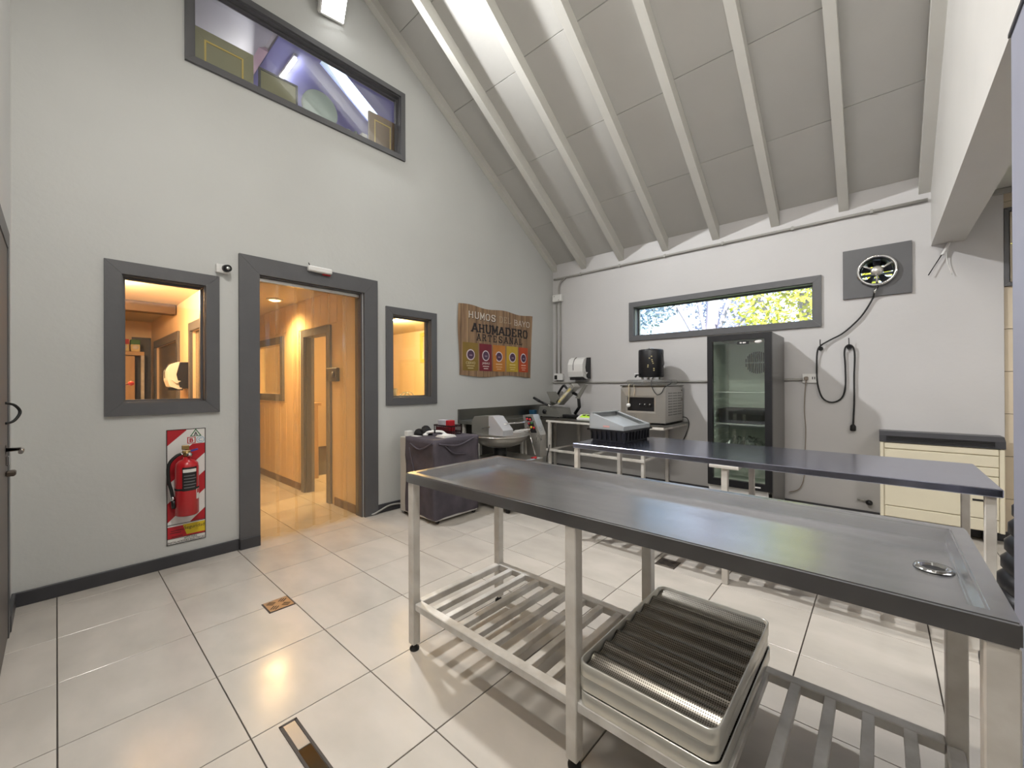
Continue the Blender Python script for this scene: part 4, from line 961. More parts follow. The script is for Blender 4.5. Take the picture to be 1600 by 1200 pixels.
GL = {'A': ([[(.06,0),(.5,1)],[(.94,0),(.5,1)],[(.24,.33),(.76,.33)]], [(.06,0),(.94,0),(.5,1)]),
 'H': ([[(.17,0),(.17,1)],[(.83,0),(.83,1)],[(.17,.5),(.83,.5)]], [(.17,0),(.17,1),(.83,0),(.83,1)]),
 'U': ([[(.17,1),(.17,.28),(.32,.05),(.68,.05),(.83,.28),(.83,1)]], [(.17,1),(.83,1)]),
 'M': ([[(.11,0),(.11,1),(.5,.25),(.89,1),(.89,0)]], [(.11,0),(.89,0),(.11,1),(.89,1)]),
 'D': ([[(.17,0),(.17,1)],[(.05,.96),(.6,.96),(.86,.74),(.86,.26),(.6,.04),(.05,.04)]], []),
 'E': ([[(.2,0),(.2,1)],[(.06,.96),(.84,.96),(.84,.78)],[(.2,.5),(.66,.5)],[(.06,.04),(.86,.04),(.86,.24)]], []),
 'R': ([[(.17,0),(.17,1)],[(.05,.96),(.62,.96),(.82,.83),(.82,.63),(.62,.5),(.17,.5)],[(.48,.5),(.88,.03)]], [(.17,0),(.88,.03)]),
 'O': ([[(.3,.03),(.7,.03),(.88,.27),(.88,.73),(.7,.97),(.3,.97),(.12,.73),(.12,.27),(.3,.03)]], []),
 'T': ([[(.5,0),(.5,1)],[(.08,.76),(.08,.96),(.92,.96),(.92,.76)]], [(.5,0)]),
 'S': ([[(.85,.74),(.85,.86),(.68,.97),(.32,.97),(.15,.83),(.15,.68),(.32,.55),(.68,.46),(.85,.32),(.85,.17),(.68,.03),(.32,.03),(.15,.14),(.15,.26)]], []),
 'N': ([[(.14,0),(.14,1),(.86,0),(.86,1)]], [(.14,0),(.14,1),(.86,1)]),
 'L': ([[(.22,0),(.22,1)],[(.06,.04),(.86,.04),(.86,.28)]], [(.22,1)]),
 'B': ([[(.17,0),(.17,1)],[(.05,.96),(.62,.96),(.8,.84),(.8,.64),(.62,.52),(.17,.52)],[(.62,.52),(.86,.38),(.86,.17),(.66,.04),(.05,.04)]], []),
 'Y': ([[(.08,1),(.5,.45),(.92,1)],[(.5,.45),(.5,0)]], [(.08,1),(.92,1),(.5,0)])}
def slab(body, w, h, yc, zc, off, m_, name, stroke, gap=.18, serif=1.0):
    """slab-serif lettering drawn stroke by stroke"""
    cell = w/(len(body)+(len(body)-1)*gap); v, f = [], []
    def quad(p, q, t, ext=0.0):
        d = Vector((q[0]-p[0], q[1]-p[1])); L_ = d.length
        if L_ < 1e-6: return
        d /= L_; nn = Vector((-d.y, d.x))*t/2; k = len(v)
        a_ = Vector(p)-d*ext; b_ = Vector(q)+d*ext
        for c_ in (a_-nn, b_-nn, b_+nn, a_+nn): v.append((c_.x, c_.y))
        f.append((k, k+1, k+2, k+3))
    for i, ch in enumerate(body):
        x0 = -w/2+i*cell*(1+gap); P = lambda p: (x0+p[0]*cell, -h/2+p[1]*h)
        for line in GL[ch][0]:
            for p, q in zip(line, line[1:]):
                flat = abs(p[1]-q[1]) < .01
                quad(P(p), P(q), stroke*(.62 if flat else 1), stroke*.3 if len(line) > 2 else 0)
        for p in GL[ch][1]:
            x, y = P(p); t_ = stroke*.5; y += t_/2 if p[1] < .5 else -t_/2
            quad((x-stroke*1.0*serif-stroke*.25, y), (x+stroke*1.0*serif+stroke*.25, y), t_)
    return printed(name, (v, f), yc, zc, off, m_, t)
slab('HUMOS', .475, .08, -1.477, 2.083, .0015, M_dark_ink, 'lettering_shadow', .015, .2, .35)
slab('HUMOS', .475, .08, -1.484, 2.09, .003, M_cream_ink, 'lettering', .014, .2, .35)
slab('DEL', .222, .078, -1.073, 2.09, .003, mat('dim_cream_ink', 'b3a288', .6), 'lettering', .008, .14, .5)
slab('BAYO', .337, .075, -.735, 2.08, .003, M_cream_ink, 'lettering', .009, .12, .5)
slab('AHUMADERO', 1.055, .105, -1.142, 1.94, .003, M_dark_ink, 'lettering', .027, .17, .55)
slab('ARTESANAL', .85, .083, -1.16, 1.829, .003, M_dark_ink, 'lettering', .0165, .5, .8)
def disc2(r, n=24, rx=1.0): return [(r*rx*math.cos(2*PI*i/n), r*math.sin(2*PI*i/n)) for i in range(n)], [tuple(range(n))]
def quad2(w, h): return [(-w/2, -h/2), (0, -h/2), (w/2, -h/2), (w/2, h/2), (0, h/2), (-w/2, h/2)], [(0, 1, 4, 5), (1, 2, 3, 4)]
M_seal = mat('plum_seal', '4b2f48', .6)
for k, (c, yc, w, nm, inkc) in enumerate((('8a6f2a', -1.687, .238, 'CIERVO', 'c9b98a'), ('7a1828', -1.433, .221, 'JABALI', 'e4d6cf'), ('c07a2c', -1.189, .225, '', 'e0b88a'), ('c2a02c', -.941, .221, '', 'd9c47a'), ('bf4a1e', -.712, .203, '', 'e8b59a'))):
    h = .335; zc = 1.587
    pc = printed('printed_pouch', quad2(w, h), yc, zc, .003, mat('pouch_'+c, c, .55, var=.2, scale=6), t)
    b_ = lambda pf, dz, off, m_: printed('printed_seal', pf, yc, zc+dz, off, m_, pc)
    printed('printed_seal', disc2(.066, rx=.98), yc, zc+.022, .005, mat('seal_ring', 'd8c9cc', .6), pc); printed('printed_seal', disc2(.053, rx=.98), yc, zc+.022, .007, M_seal, pc)
    printed('printed_seal', quad2(.045, .018), yc, zc+.016, .009, mat('seal_mid', '8d7688', .6), pc)
    if nm:
        v, f = fit_text(nm, w*.6, .032, .01); printed('lettering', (v, f), yc, zc-.075, .005, mat('ink_'+inkc, inkc, .6), pc)
    else: printed('print_line', quad2(w*.5, .014), yc, zc-.075, .005, mat('ink_'+inkc, inkc, .6), pc)
    for dz, ww in ((-.11, .5), (-.138, .36)): printed('print_line', quad2(w*ww, .009), yc, zc+dz, .005, mat('ink_'+inkc, inkc, .6), pc)

# ------------------------------------------------------------------ extinguisher and its sign
PY0, PY1, PZ0, PZ1 = -4.486, -4.266, .15, .947
t = empty('extinguisher_sign', (0, -4.376, .15), 'red and white striped extinguisher sign with A B C letters', 'sign')
def onwall(mb2, x, th=.0008):
    v, f = mb2
    return MB().add([(x, a, b) for a, b in v], f)
obj('backing', MB().box((.0005, PY0, PZ0), (.004, PY1, PZ1)), M_wprint, t)
def clip(poly, a, b, c):
    out = []
    for i in range(len(poly)):
        p, q = poly[i], poly[(i+1) % len(poly)]; fp = a*p[0]+b*p[1]+c; fq = a*q[0]+b*q[1]+c
        if fp >= 0: out.append(p)
        if fp*fq < 0:
            k = fp/(fp-fq); out.append((p[0]+(q[0]-p[0])*k, p[1]+(q[1]-p[1])*k))
    return out
H_ = PZ1-PZ0; Wd = PY1-PY0
def uv(u, v): return PY0+u*Wd, PZ1-v*H_
for lo_, hi_ in ((-.05, .145), (.31, .485), (.645, .81), (.98, 1.12)):
    # band between two parallel edges falling to the left
    poly = [uv(0, lo_), uv(1, lo_-.265), uv(1, hi_-.265), uv(0, hi_)]
    poly = clip(poly, 0, -1, PZ1-.004); poly = clip(poly, 0, 1, -(PZ1-.825*H_))
    if len(poly) > 2: obj('red_stripe', onwall((poly, [tuple(range(len(poly)))]), .0046), M_redprint, t)
def q4(u0, u1, v0, v1): return [uv(u0, v1), uv(u1, v1), uv(u1, v0), uv(u0, v0)], [(0, 1, 2, 3)]
obj('letter_field', onwall(q4(.5, .985, .005, .135), .0052), M_wprint, t)
M_gprint = mat('green_print', '2f6b3f', .5); M_bprint = mat('blue_print', '7fa8c4', .5)
def otext(s, w, h, u, v, x, m_, bold=.02, name='lettering'):
    tv, tf = fit_text(s, w, h, bold); a, b = uv(u, v)
    obj(name, onwall(([(a+p, b+q) for p, q in tv], tf), x), m_, t)
a, b = uv(.74, .04)
obj('triangle', onwall(([(a-.034, b-.024), (a+.034, b-.024), (a, b+.03)], [(0, 1, 2)]), .0056), M_gprint, t)
obj('triangle', onwall(([(a-.024, b-.019), (a+.024, b-.019), (a, b+.019)], [(0, 1, 2)]), .006), M_wprint, t)
otext('A', .024, .028, .74, .047, .0064, M_kprint)
obj('square', onwall(q4(.52, .735, .075, .132), .0056), M_redprint, t); obj('square', onwall(q4(.545, .71, .081, .126), .006), M_wprint, t)
otext('B', .022, .028, .628, .104, .0064, M_redprint, .04)
a, b = uv(.86, .103)
ring = [(a+.024*math.cos(2*PI*i/24), b+.024*math.sin(2*PI*i/24)) for i in range(24)]+[(a+.02*math.cos(2*PI*i/24), b+.02*math.sin(2*PI*i/24)) for i in range(24)]
obj('circle', onwall((ring, [(i, (i+1) % 24, 24+(i+1) % 24, 24+i) for i in range(24)]), .0056), M_bprint, t)
otext('C', .022, .026, .86, .103, .006, M_bprint, .02)
obj('red_field', onwall(q4(.02, .98, .845, .945), .005), M_redprint, t)
obj('yellow_field', onwall(([uv(.5, .932), uv(.98, .932), uv(.98, .84), uv(.4, .84)], [(0, 1, 2, 3)]), .0055), M_yprint, t)
otext('Seguridad', .115, .03, .70, .875, .006, M_kprint, .0)
for u0_, u1_, v0_ in ((.1, .42, .878), (.08, .36, .896), (.12, .4, .93)): obj('faded_print', onwall(q4(u0_, u1_, v0_, v0_+.007), .0056), mat('dim_red_ink', '5e0c14', .5), t)
otext('APTO PARA', .075, .013, .60, .962, .005, M_kprint, .01)
otext('INSTALACIONES ELECTRICAS', .205, .014, .5, .982, .005, M_kprint, .01)
bd = MB()
for u0, u1, v0, v1 in ((0, 1, 0, .006), (0, 1, .994, 1), (0, .022, 0, 1), (.978, 1, 0, 1), (0, 1, .825, .83), (0, 1, .945, .949)): bd.add(*(lambda q: ([(.0068, a, b) for a, b in q[0]], q[1]))(q4(u0, u1, v0, v1)))
obj('black_border', bd, M_kprint, t, weld=False)
EX, EY = .078, -4.386
t = empty('fire_extinguisher', (EX, EY, .36), 'red fire extinguisher hanging on the striped sign', 'extinguisher')
obj('cylinder', MB().lathe([(.0001, .362), (.058, .362), (.066, .37), (.066, .69), (.062, .715), (.045, .735), (.022, .745), (.02, .76), (.0001, .76)], (EX, EY, 0), 'z', 36), M_red, t)
vl = obj('valve', MB().cyl((EX, EY, .758), (EX, EY, .80), .019, n=16).bbox((EX-.015, EY-.025, .785), (EX+.015, EY+.02, .805), .003).bbox((EX-.01, EY-.028, .81), (EX+.012, EY+.012, .84), .003), mat('brass', 'a68d5f', .3, 1.0), t)
obj('lever', MB().prism([(EX-.006, EY+.0, .80), (EX-.006, EY+.06, .812), (EX-.006, EY+.062, .802), (EX-.006, EY+.01, .788)], (.014, 0, 0)), mat('violet_lever', '4a3f8f', .4), t)
obj('gauge', MB().lathe([(.016, 0), (.016, .012), (.0001, .014)], (EX+.018, EY+.01, .775), 'x', 18), M_chrome, t)
obj('hose', MB().tube(sm_path([(EX, EY-.02, .782), (EX+.01, EY-.055, .775), (EX+.01, EY-.098, .72), (EX+.01, EY-.10, .62), (EX+.008, EY-.085, .54), (EX+.005, EY-.078, .49)]), .010, 10), M_rubber, t)
obj('hose_fitting', MB().cyl((EX, EY-.018, .783), (EX+.003, EY-.04, .781), .012, n=12).cyl((EX+.006, EY-.08, .50), (EX+.004, EY-.077, .475), .0125, n=12), M_chrome, t)
obj('nozzle', MB().cyl((EX+.004, EY-.077, .476), (EX, EY-.068, .42), .011, .016, n=14), M_black, t)
def wrap(name, a0, a1, z0, z1, r, m_):
    n = 10; vs = []
    for z in (z0, z1):
        for i in range(n+1):
            a = math.radians(a0+(a1-a0)*i/n); vs.append((EX+r*math.cos(a), EY+r*math.sin(a), z))
    return obj(name, MB().add(vs, [(i, i+1, n+2+i, n+1+i) for i in range(n)], True), m_, t, weld=False)
wrap('black_label', -32, 42, .535, .695, .0667, M_kprint); wrap('label_title', -28, 38, .66, .682, .0672, M_wprint)
for k in range(5): wrap('label_line', -24, 30+8*(k % 2), .555+.02*k, .560+.02*k, .0672, mat('grey_print', '77777a', .5))
obj('strap', MB().lathe([(.0664, .538), (.068, .54), (.068, .55), (.0664, .552)], (EX, EY, 0), 'z', 36, caps=False), M_rubber, t)
wrap('white_tag', 40, 66, .47, .548, .0672, M_wprint); wrap('tag_mark', 44, 62, .51, .538, .0676, M_redprint)
obj('wall_hook', MB().box((.0075, EY-.015, .70), (EX-.05, EY+.015, .73)), M_steel, t)

# ------------------------------------------------------------------ small fittings on the gable
t = empty('security_camera', (0, -4.16, 2.09), 'white junction box with black camera eye beside the left window', 'camera')
obj('housing', MB().bbox((.001, -4.205, 2.085), (.035, -4.12, 2.15), .005), M_wplast, t)
obj('eye', MB().cyl((.035, -4.145, 2.122), (.075, -4.14, 2.118), .027, .025, n=20), M_black, t)
obj('lens', MB().lathe([(.016, 0), (.01, .004), (.0001, .005)], (.075, -4.14, 2.118), 'x', 16), M_chrome, t)
t = empty('door_alarm', (.03, -3.47, 2.22), 'white alarm bar on top of the doorway frame', 'alarm')
obj('bar', MB().bbox((.031, -3.565, 2.222), (.075, -3.365, 2.268), .008), M_wplast, t)
obj('red_lens', MB().bbox((.0305, -3.44, 2.212), (.05, -3.37, 2.2225), .003), M_redprint, t)
obj('cable', MB().tube(sm_path([(.02, -3.54, 2.285), (.03, -3.55, 2.295), (.045, -3.55, 2.28), (.05, -3.55, 2.266)]), .004, 6), M_rubber, t)
tag(obj('floor_cable', MB().tube(sm_path([(-.10, -2.985, .012), (.03, -2.97, .012), (.035, -2.90, .03), (.028, -2.80, .055), (.026, -2.70, .055), (.028, -2.55, .03)]), .009, 8), M_conduit), 'grey cable along the baseboard right of the doorway', 'cable')
t = empty('thermostat', (-.56, -3.05, 1.28), 'dark square box on the hall wall panel', 'thermostat')
obj('case', MB().bbox((-.70, -3.085, 1.29), (-.46, -3.051, 1.43), .006), M_black, t)
obj('dial', MB().lathe([(.03, 0), (.03, .012), (.0001, .015)], (-.53, -3.085, 1.36), 'y', 18), M_base, t)

# ------------------------------------------------------------------ conduit, switches, dispenser, fan and cords on the back wall
t = empty('ceiling_conduit', (2, -.02, 2.8), 'grey conduit running under the rafters of the back wall', 'conduit')
obj('pipe', MB().tube(sm_path([(3.96, -.016, 2.815), (.32, -.016, 2.815), (.25, -.016, 2.81), (.16, -.016, 2.76), (.125, -.016, 2.69), (.12, -.016, 2.56)], 5), .014, 10), M_conduit, t)
for x in (.5, 1.1, 1.7, 2.35, 3.0, 3.6): obj('clamp', MB().box((x-.01, -.034, 2.797), (x+.01, -.001, 2.833)), M_conduit, t)
jb = empty('junction_box', (.1, -.02, 2.47), 'white junction box high in the far corner', 'junction box')
obj('cover', MB().bbox((.03, -.062, 2.47), (.19, -.001, 2.575), .008), M_wplast, jb)
obj('screw', MB().cyl((.15, -.064, 2.49), (.15, -.061, 2.49), .008, n=10).cyl((.07, -.064, 2.55), (.07, -.061, 2.55), .008, n=10), M_conduit, jb)
t = empty('wall_conduit', (.1, -.02, 1.28), 'pair of conduits dropping down the corner and running along the back wall', 'conduit')
obj('pipe', MB().tube([(.075, -.014, 2.475), (.075, -.014, 1.40)], .012, 8), M_conduit, t)
obj('pipe', MB().tube([(.145, -.014, 2.475), (.145, -.014, 1.40)], .012, 8), M_conduit, t)
obj('pipe', MB().tube(sm_path([(.08, -.014, 1.33), (.1, -.014, 1.29), (.16, -.014, 1.277), (2.16, -.014, 1.279), (3.08, -.014, 1.29)], 5), .012, 8), M_conduit, t)
t = empty('light_switch', (.11, -.02, 1.31), 'white switch box with black rocker at the conduit foot', 'switch')
obj('cover', MB().bbox((.05, -.05, 1.31), (.20, -.001, 1.41), .006), M_wplast, t)
obj('rocker', MB().bbox((.06, -.056, 1.325), (.11, -.0495, 1.385), .003), M_kprint, t)
def dispenser(T0, label):
    """paper dispenser: local x width, -y towards the room"""
    t = empty('towel_dispenser', T0, label, 'dispenser'); X0, Y0, Z0 = T0
    P = [(0, 0), (0, .30), (-.10, .30), (-.16, .27), (-.195, .20), (-.195, .10), (-.175, .03), (-.10, 0)]
    obj('back_shell', MB().prism([(X0+.115, Y0+y, Z0+z) for y, z in P[:2]+[(-.09, .295), (-.12, .16), (-.09, .02)]], (.012, 0, 0)).prism([(X0-.127, Y0+y, Z0+z) for y, z in P[:2]+[(-.09, .295), (-.12, .16), (-.09, .02)]], (.012, 0, 0)).box((X0-.12, Y0-.012, Z0+.01), (X0+.12, Y0-.001, Z0+.29)), M_black, t)
    obj('cover', MB().prism([(X0-.125, Y0+min(y, -.07), Z0+z) for y, z in P[2:]+[(-.07, 0), (-.07, .30)]], (.24, 0, 0)), M_wplast, t)
    obj('cover_groove', MB().tube(sm_path([(X0-.035, Y0-.105, Z0+.302), (X0-.035, Y0-.16, Z0+.273), (X0-.035, Y0-.197, Z0+.20), (X0-.035, Y0-.197, Z0+.12)], 4), .004, 6), M_kprint, t)
    obj('outlet_slot', MB().bbox((X0-.10, Y0-.185, Z0-.012), (X0+.10, Y0-.06, Z0+.02), .004), M_black, t)
    obj('latch', MB().prism([(X0+.116, Y0-.12, Z0+.06), (X0+.116, Y0-.16, Z0+.10), (X0+.116, Y0-.08, Z0+.09)], (.014, 0, 0)), M_wplast, t)
    return t
dispenser((.52, 0, 1.325), 'white paper towel dispenser on the back wall by the corner')
d2_ = dispenser((-2.2, -3.991, 1.215), 'cream towel dispenser seen through the left inner window')
t = empty('extraction_fan', (3.634, 0, 2.04), 'square grey plate with round extraction fan and hanging cord', 'fan')
obj('plate', holed(rect(3.394, 3.862, 2.04, 2.492), [circ], mY(-.001), (0, -.02, 0)), M_trim, t)
obj('ring', MB().lathe([(.118, -.005), (.118, .03), (.124, .036), (.138, .034), (.142, .026), (.142, .0)], (FC[0], -.021, FC[1]), 'y', 40, caps=False), M_chrome, t)
sp_ = MB()
for a in (90, 210, 330):
    c_, s_ = math.cos(math.radians(a-180)), math.sin(math.radians(a-180))
    sp_.tube([(FC[0]+.02*c_, -.03, FC[1]+.02*s_), (FC[0]+.122*c_, -.032, FC[1]+.122*s_)], .009, 8)
obj('spoke', sp_, M_steel, t)
obj('hub', MB().lathe([(.045, -.02), (.045, .012), (.03, .02), (.0001, .022)], (FC[0], -.025, FC[1]), 'y', 24), M_steel, t)
for k in range(5):
    a = 2*PI*k/5+.3; bl = MB(); n = 5; vs = []
    for i in range(n+1):
        r = .03+.083*i/n
        for dd, dyy in ((-.34, .02), (.34, -.02)):
            vs.append((FC[0]+r*math.cos(a+dd*(1-.2*i/n)), .045+dyy, FC[1]+r*math.sin(a+dd*(1-.2*i/n))))
    bl.add(vs, [(2*i, 2*i+1, 2*i+3, 2*i+2) for i in range(n)], True)
    obj('blade', bl, M_base, t)
obj('dimming_duct', MB().lathe([(.1165, 0), (.1165, -.19), (.112, -.19), (.112, 0)], (FC[0], .0, FC[1]), 'y', 36, caps=False), M_base, t)  # dark sleeve added to dim the daylight in the fan opening
gs = MB()
for k in range(5):
    z = FC[1]-.09+k*.045; hw = math.sqrt(.111**2-(z-FC[1])**2)
    gs.prism([(FC[0]-hw, .15, z-.012), (FC[0]-hw, .153, z-.014), (FC[0]-hw, .18, z+.016), (FC[0]-hw, .177, z+.018)], (2*hw, 0, 0))
obj('dimming_louvre', gs, M_trim, t)  # slats added behind the blades to cut the daylight
cd = obj('power_cord', MB().tube(sm_path([(3.634, -.045, 2.16), (3.638, -.05, 2.12), (3.615, -.045, 2.06), (3.60, -.02, 2.01), (3.522, -.02, 1.864), (3.40, -.02, 1.73), (3.30, -.024, 1.668), (3.227, -.035, 1.617), (3.198, -.03, 1.56), (3.192, -.02, 1.42), (3.197, -.02, 1.25), (3.235, -.02, 1.11), (3.308, -.02, 1.068), (3.38, -.02, 1.11), (3.408, -.02, 1.22), (3.408, -.02, 1.42), (3.402, -.022, 1.53), (3.412, -.032, 1.59), (3.438, -.036, 1.608), (3.466, -.032, 1.585), (3.477, -.022, 1.5), (3.472, -.02, 1.3), (3.472, -.02, 1.1), (3.463, -.02, .86)], 5), .007, 8), M_rubber, t)
obj('plug', MB().lathe([(.012, .055), (.022, .04), (.022, .0), (.014, -.006), (.0001, -.006)], (3.462, -.022, .81), 'z', 14), M_rubber, cd)
obj('cable_joint', MB().cyl((3.63, -.05, 2.105), (3.612, -.047, 2.065), .011, n=10), M_chrome, cd)
for x, z, lb in ((3.223, 1.60, 'left black cord hook under the extraction fan'), (3.438, 1.598, 'right black cord hook under the extraction fan')):
    t = empty('wall_hook', (x, 0, z), lb, 'hook', 'cord hooks on the back wall')
    obj('pin', MB().tube([(x, -.001, z-.012), (x, -.03, z-.012), (x, -.048, z-.005), (x-.002, -.05, z+.075)], .004, 6), M_black, t)
    obj('disc', MB().cyl((x, -.001, z-.012), (x, -.016, z-.012), .020, n=14), M_black, t)
t = empty('wall_outlet', (3.14, 0, 1.26), 'white double socket right of the fridge with a grey plug', 'socket')
obj('cover', MB().bbox((3.075, -.022, 1.255), (3.20, -.001, 1.345), .004), M_wplast, t)
obj('socket_slot', MB().box((3.155, -.0235, 1.29), (3.162, -.021, 1.315)).box((3.172, -.0235, 1.29), (3.179, -.021, 1.315)), M_kprint, t)
t = empty('fridge_cord', (3.1, -.03, .15), 'thin brown-grey cord hanging from the socket to the floor', 'cord')
M_cordg = mat('grey_brown_cord', '8b8074', .6)
obj('plug', MB().bbox((3.092, -.06, 1.28), (3.126, -.0225, 1.318), .008), M_cordg, t)
obj('cable', MB().tube(sm_path([(3.108, -.045, 1.282), (3.10, -.03, 1.2), (3.09, -.018, 1.0), (3.10, -.018, .8), (3.095, -.018, .55), (3.09, -.018, .35), (3.05, -.02, .2), (2.96, -.03, .15)]), .0045, 6), M_cordg, t)
t = empty('hanging_wire', (4.05, -.03, 2.17), 'loose black wire end hanging under the beam', 'wire')
obj('black_core', MB().tube([(4.04, -.03, 2.325), (3.96, -.035, 2.165)], .004, 6), M_rubber, t)
obj('white_sheath', MB().tube(sm_path([(4.085, -.03, 2.419), (4.065, -.03, 2.37), (4.04, -.03, 2.322)], 4), .010, 8).tube(sm_path([(4.09, -.025, 2.419), (4.07, -.022, 2.33), (4.075, -.02, 2.24), (4.10, -.02, 2.15)], 4), .003, 6), M_wplast, t)

# gas heater
t = empty('wall_heater', (4.0, -.1, .1), 'cream wall heater with black top grille', 'heater')
hx0, hx1, hy0 = 3.648, 4.352, -.2
obj('body', MB().bbox((hx0+.002, hy0+.012, .10), (hx1, -.002, .745), .006), M_cream, t)
for z0, z1 in ((.69, .74), (.60, .684), (.53, .594), (.20, .524), (.105, .194)):
    obj('front_panel', MB().bbox((hx0+.03, hy0, z0), (hx1-.03, hy0+.014, z1), .004), M_cream, t)
for x in ((hx0, hx0+.026), (hx1-.026, hx1)): obj('edge_post', MB().bbox((x[0], hy0-.001, .10), (x[1], hy0+.014, .744), .004), M_cream, t)
tg = obj('top_grille', MB().prism([(hx0-.004, -.001, .745), (hx0-.004, hy0-.008, .745), (hx0-.004, hy0-.004, .80), (hx0-.004, hy0+.05, .832), (hx0-.004, -.001, .832)], (hx1-hx0+.008, 0, 0)), M_base, t)
for k in range(4): obj('grille_bar', MB().bbox((hx0+.04, hy0-.012, .755+k*.012), (hx1-.05, hy0-.003, .761+k*.012), .002), M_kprint, tg)
obj('control_slot', MB().box((4.185, hy0-.003, .33), (4.30, hy0+.002, .345)), M_kprint, t)
for x in (3.72, 4.28): obj('foot', MB().box((x-.03, -.15, .0), (x+.03, -.04, .102)), M_base, t)
t = empty('gas_tap', (3.573, 0, .15), 'small black gas tap with pipe low on the back wall', 'tap')
obj('handle', MB().lathe([(.022, 0), (.026, .012), (.016, .03), (.0001, .032)], (3.573, -.03, .16), 'y', 16), M_black, t)
obj('pipe', MB().tube([(3.573, -.001, .16), (3.573, -.032, .16)], .012, 8).tube([(3.49, -.02, .175), (3.573, -.025, .165)], .008, 8), M_conduit, t)

# ------------------------------------------------------------------ floor fittings
def drain(x, y, s, label, m_):
    t = empty('floor_drain', (x, y, 0), label, 'drain')
    obj('frame', MB().box((x-s-.006, y-s-.006, .0003), (x+s+.006, y+s+.006, .002)), M_grout, t)
    g = MB().bbox((x-s, y-s, .002), (x+s, y+s, .0045), .001)
    obj('grate', g, m_, t)
    sl = MB()
    for qx, qy, rot in ((-.5, -.5, 45), (.5, .5, 45), (-.5, .5, -45), (.5, -.5, -45)):
        for k in (-1, 0, 1):
            mt = Matrix.Translation((x+qx*s*.95, y+qy*s*.95, .0046)) @ Matrix.Rotation(math.radians(rot), 4, 'Z')
            q = MB().box((-s*.3, k*s*.2-.003, 0), (s*.3, k*s*.2+.003, .0006)).xf(mt); sl.add(q.v, q.f)
    obj('slot', sl, M_kprint, t)
drain(1.09, -4.143, .062, 'square slotted floor drain left of the front table', mat('bronze_steel', '8f8076', .3, .8))
drain(2.545, -2.145, .062, 'dark square floor drain under the rear table', mat('dark_bronze', '5f554c', .4, .7))
t = empty('trench_drain', (2.8, -4.42, 0), 'long narrow steel trench drain in the front floor', 'drain')
obj('frame', MB().box((2.016, -4.449, .0004), (3.6, -4.440, .004)).box((2.016, -4.397, .0004), (3.6, -4.388, .004)).box((2.012, -4.449, .0004), (2.022, -4.388, .004)), M_grout, t)
obj('cover_plate', MB().bbox((2.023, -4.439, .001), (2.165, -4.398, .0042), .001), M_steel, t)
obj('channel', MB().box((2.165, -4.439, .0005), (3.6, -4.398, .0015)), mat('wet_steel', '8d7f68', .15, 1.0, var=.25, scale=6), t)

# ------------------------------------------------------------------ front door edge at the far left
t = empty('door_4', (.8, YF, 0), 'dark door in the front wall at the left edge', 'door', None, 'structure')
frame_boards(t, 'y', .335, 1.40, 0, 2.03, .09, YF+.0005, YF+.012, M_trim, bottom=False)
lf = obj('leaf', MB().bbox((.425, YF+.0005, .01), (1.31, YF+.008, 1.94), .002), mat('taupe_door', '6b6460', .5), t)
obj('lever', MB().tube([(.52, YF+.008, .945), (.52, YF+.058, .945), (.56, YF+.060, .945), (.63, YF+.058, .94)], .009, 8).lathe([(.026, 0), (.026, .008), (.012, .012)], (.52, YF+.008, .945), 'y', 16).xf(Matrix.Identity(4)), M_chrome, t)
obj('lock_plate', MB().bbox((.50, YF+.008, .87), (.54, YF+.018, .915), .003), M_chrome, t)
obj('pull_loop', MB().tube(sm_path([(.56, YF+.009, 1.075), (.54, YF+.034, 1.085), (.52, YF+.052, 1.125), (.54, YF+.036, 1.16), (.56, YF+.009, 1.172)], 6), .006, 8), M_rubber, t)
obj('bolt_knob', MB().bbox((.50, YF+.008, .82), (.56, YF+.04, .845), .006), mat('dark_bronze', '5f554c', .4, .7), t)

# ------------------------------------------------------------------ black ribbed hose leaning behind the post
t = empty('hose_coil', (4.15, -2.6, 0), 'black ribbed hose coil leaning behind the post', 'hose')
for k in range(11):
    z = .05+k*.068; r = .185-.007*k; tl = math.radians(28)
    pts = [(4.138+.003*k+r*math.cos(2*PI*i/28)*.9, -2.62+r*math.sin(2*PI*i/28)*.8, z-r*math.cos(2*PI*i/28)*math.sin(tl)*.9+.06) for i in range(28)]
    obj('loop', MB().tube([(a, b, max(c, .05)) for a, b, c in pts], .047, 9, closed=True), M_black, t)
    obj('loop_highlight', MB().tube([(a-.012*math.cos(2*PI*i/28)*.8, b-.03*math.sin(2*PI*i/28)*.0, max(c, .05)+.049) for i, (a, b, c) in enumerate(pts)], .0035, 5, closed=True), M_conduit, t)  # grey rings paint the highlights along the black loops

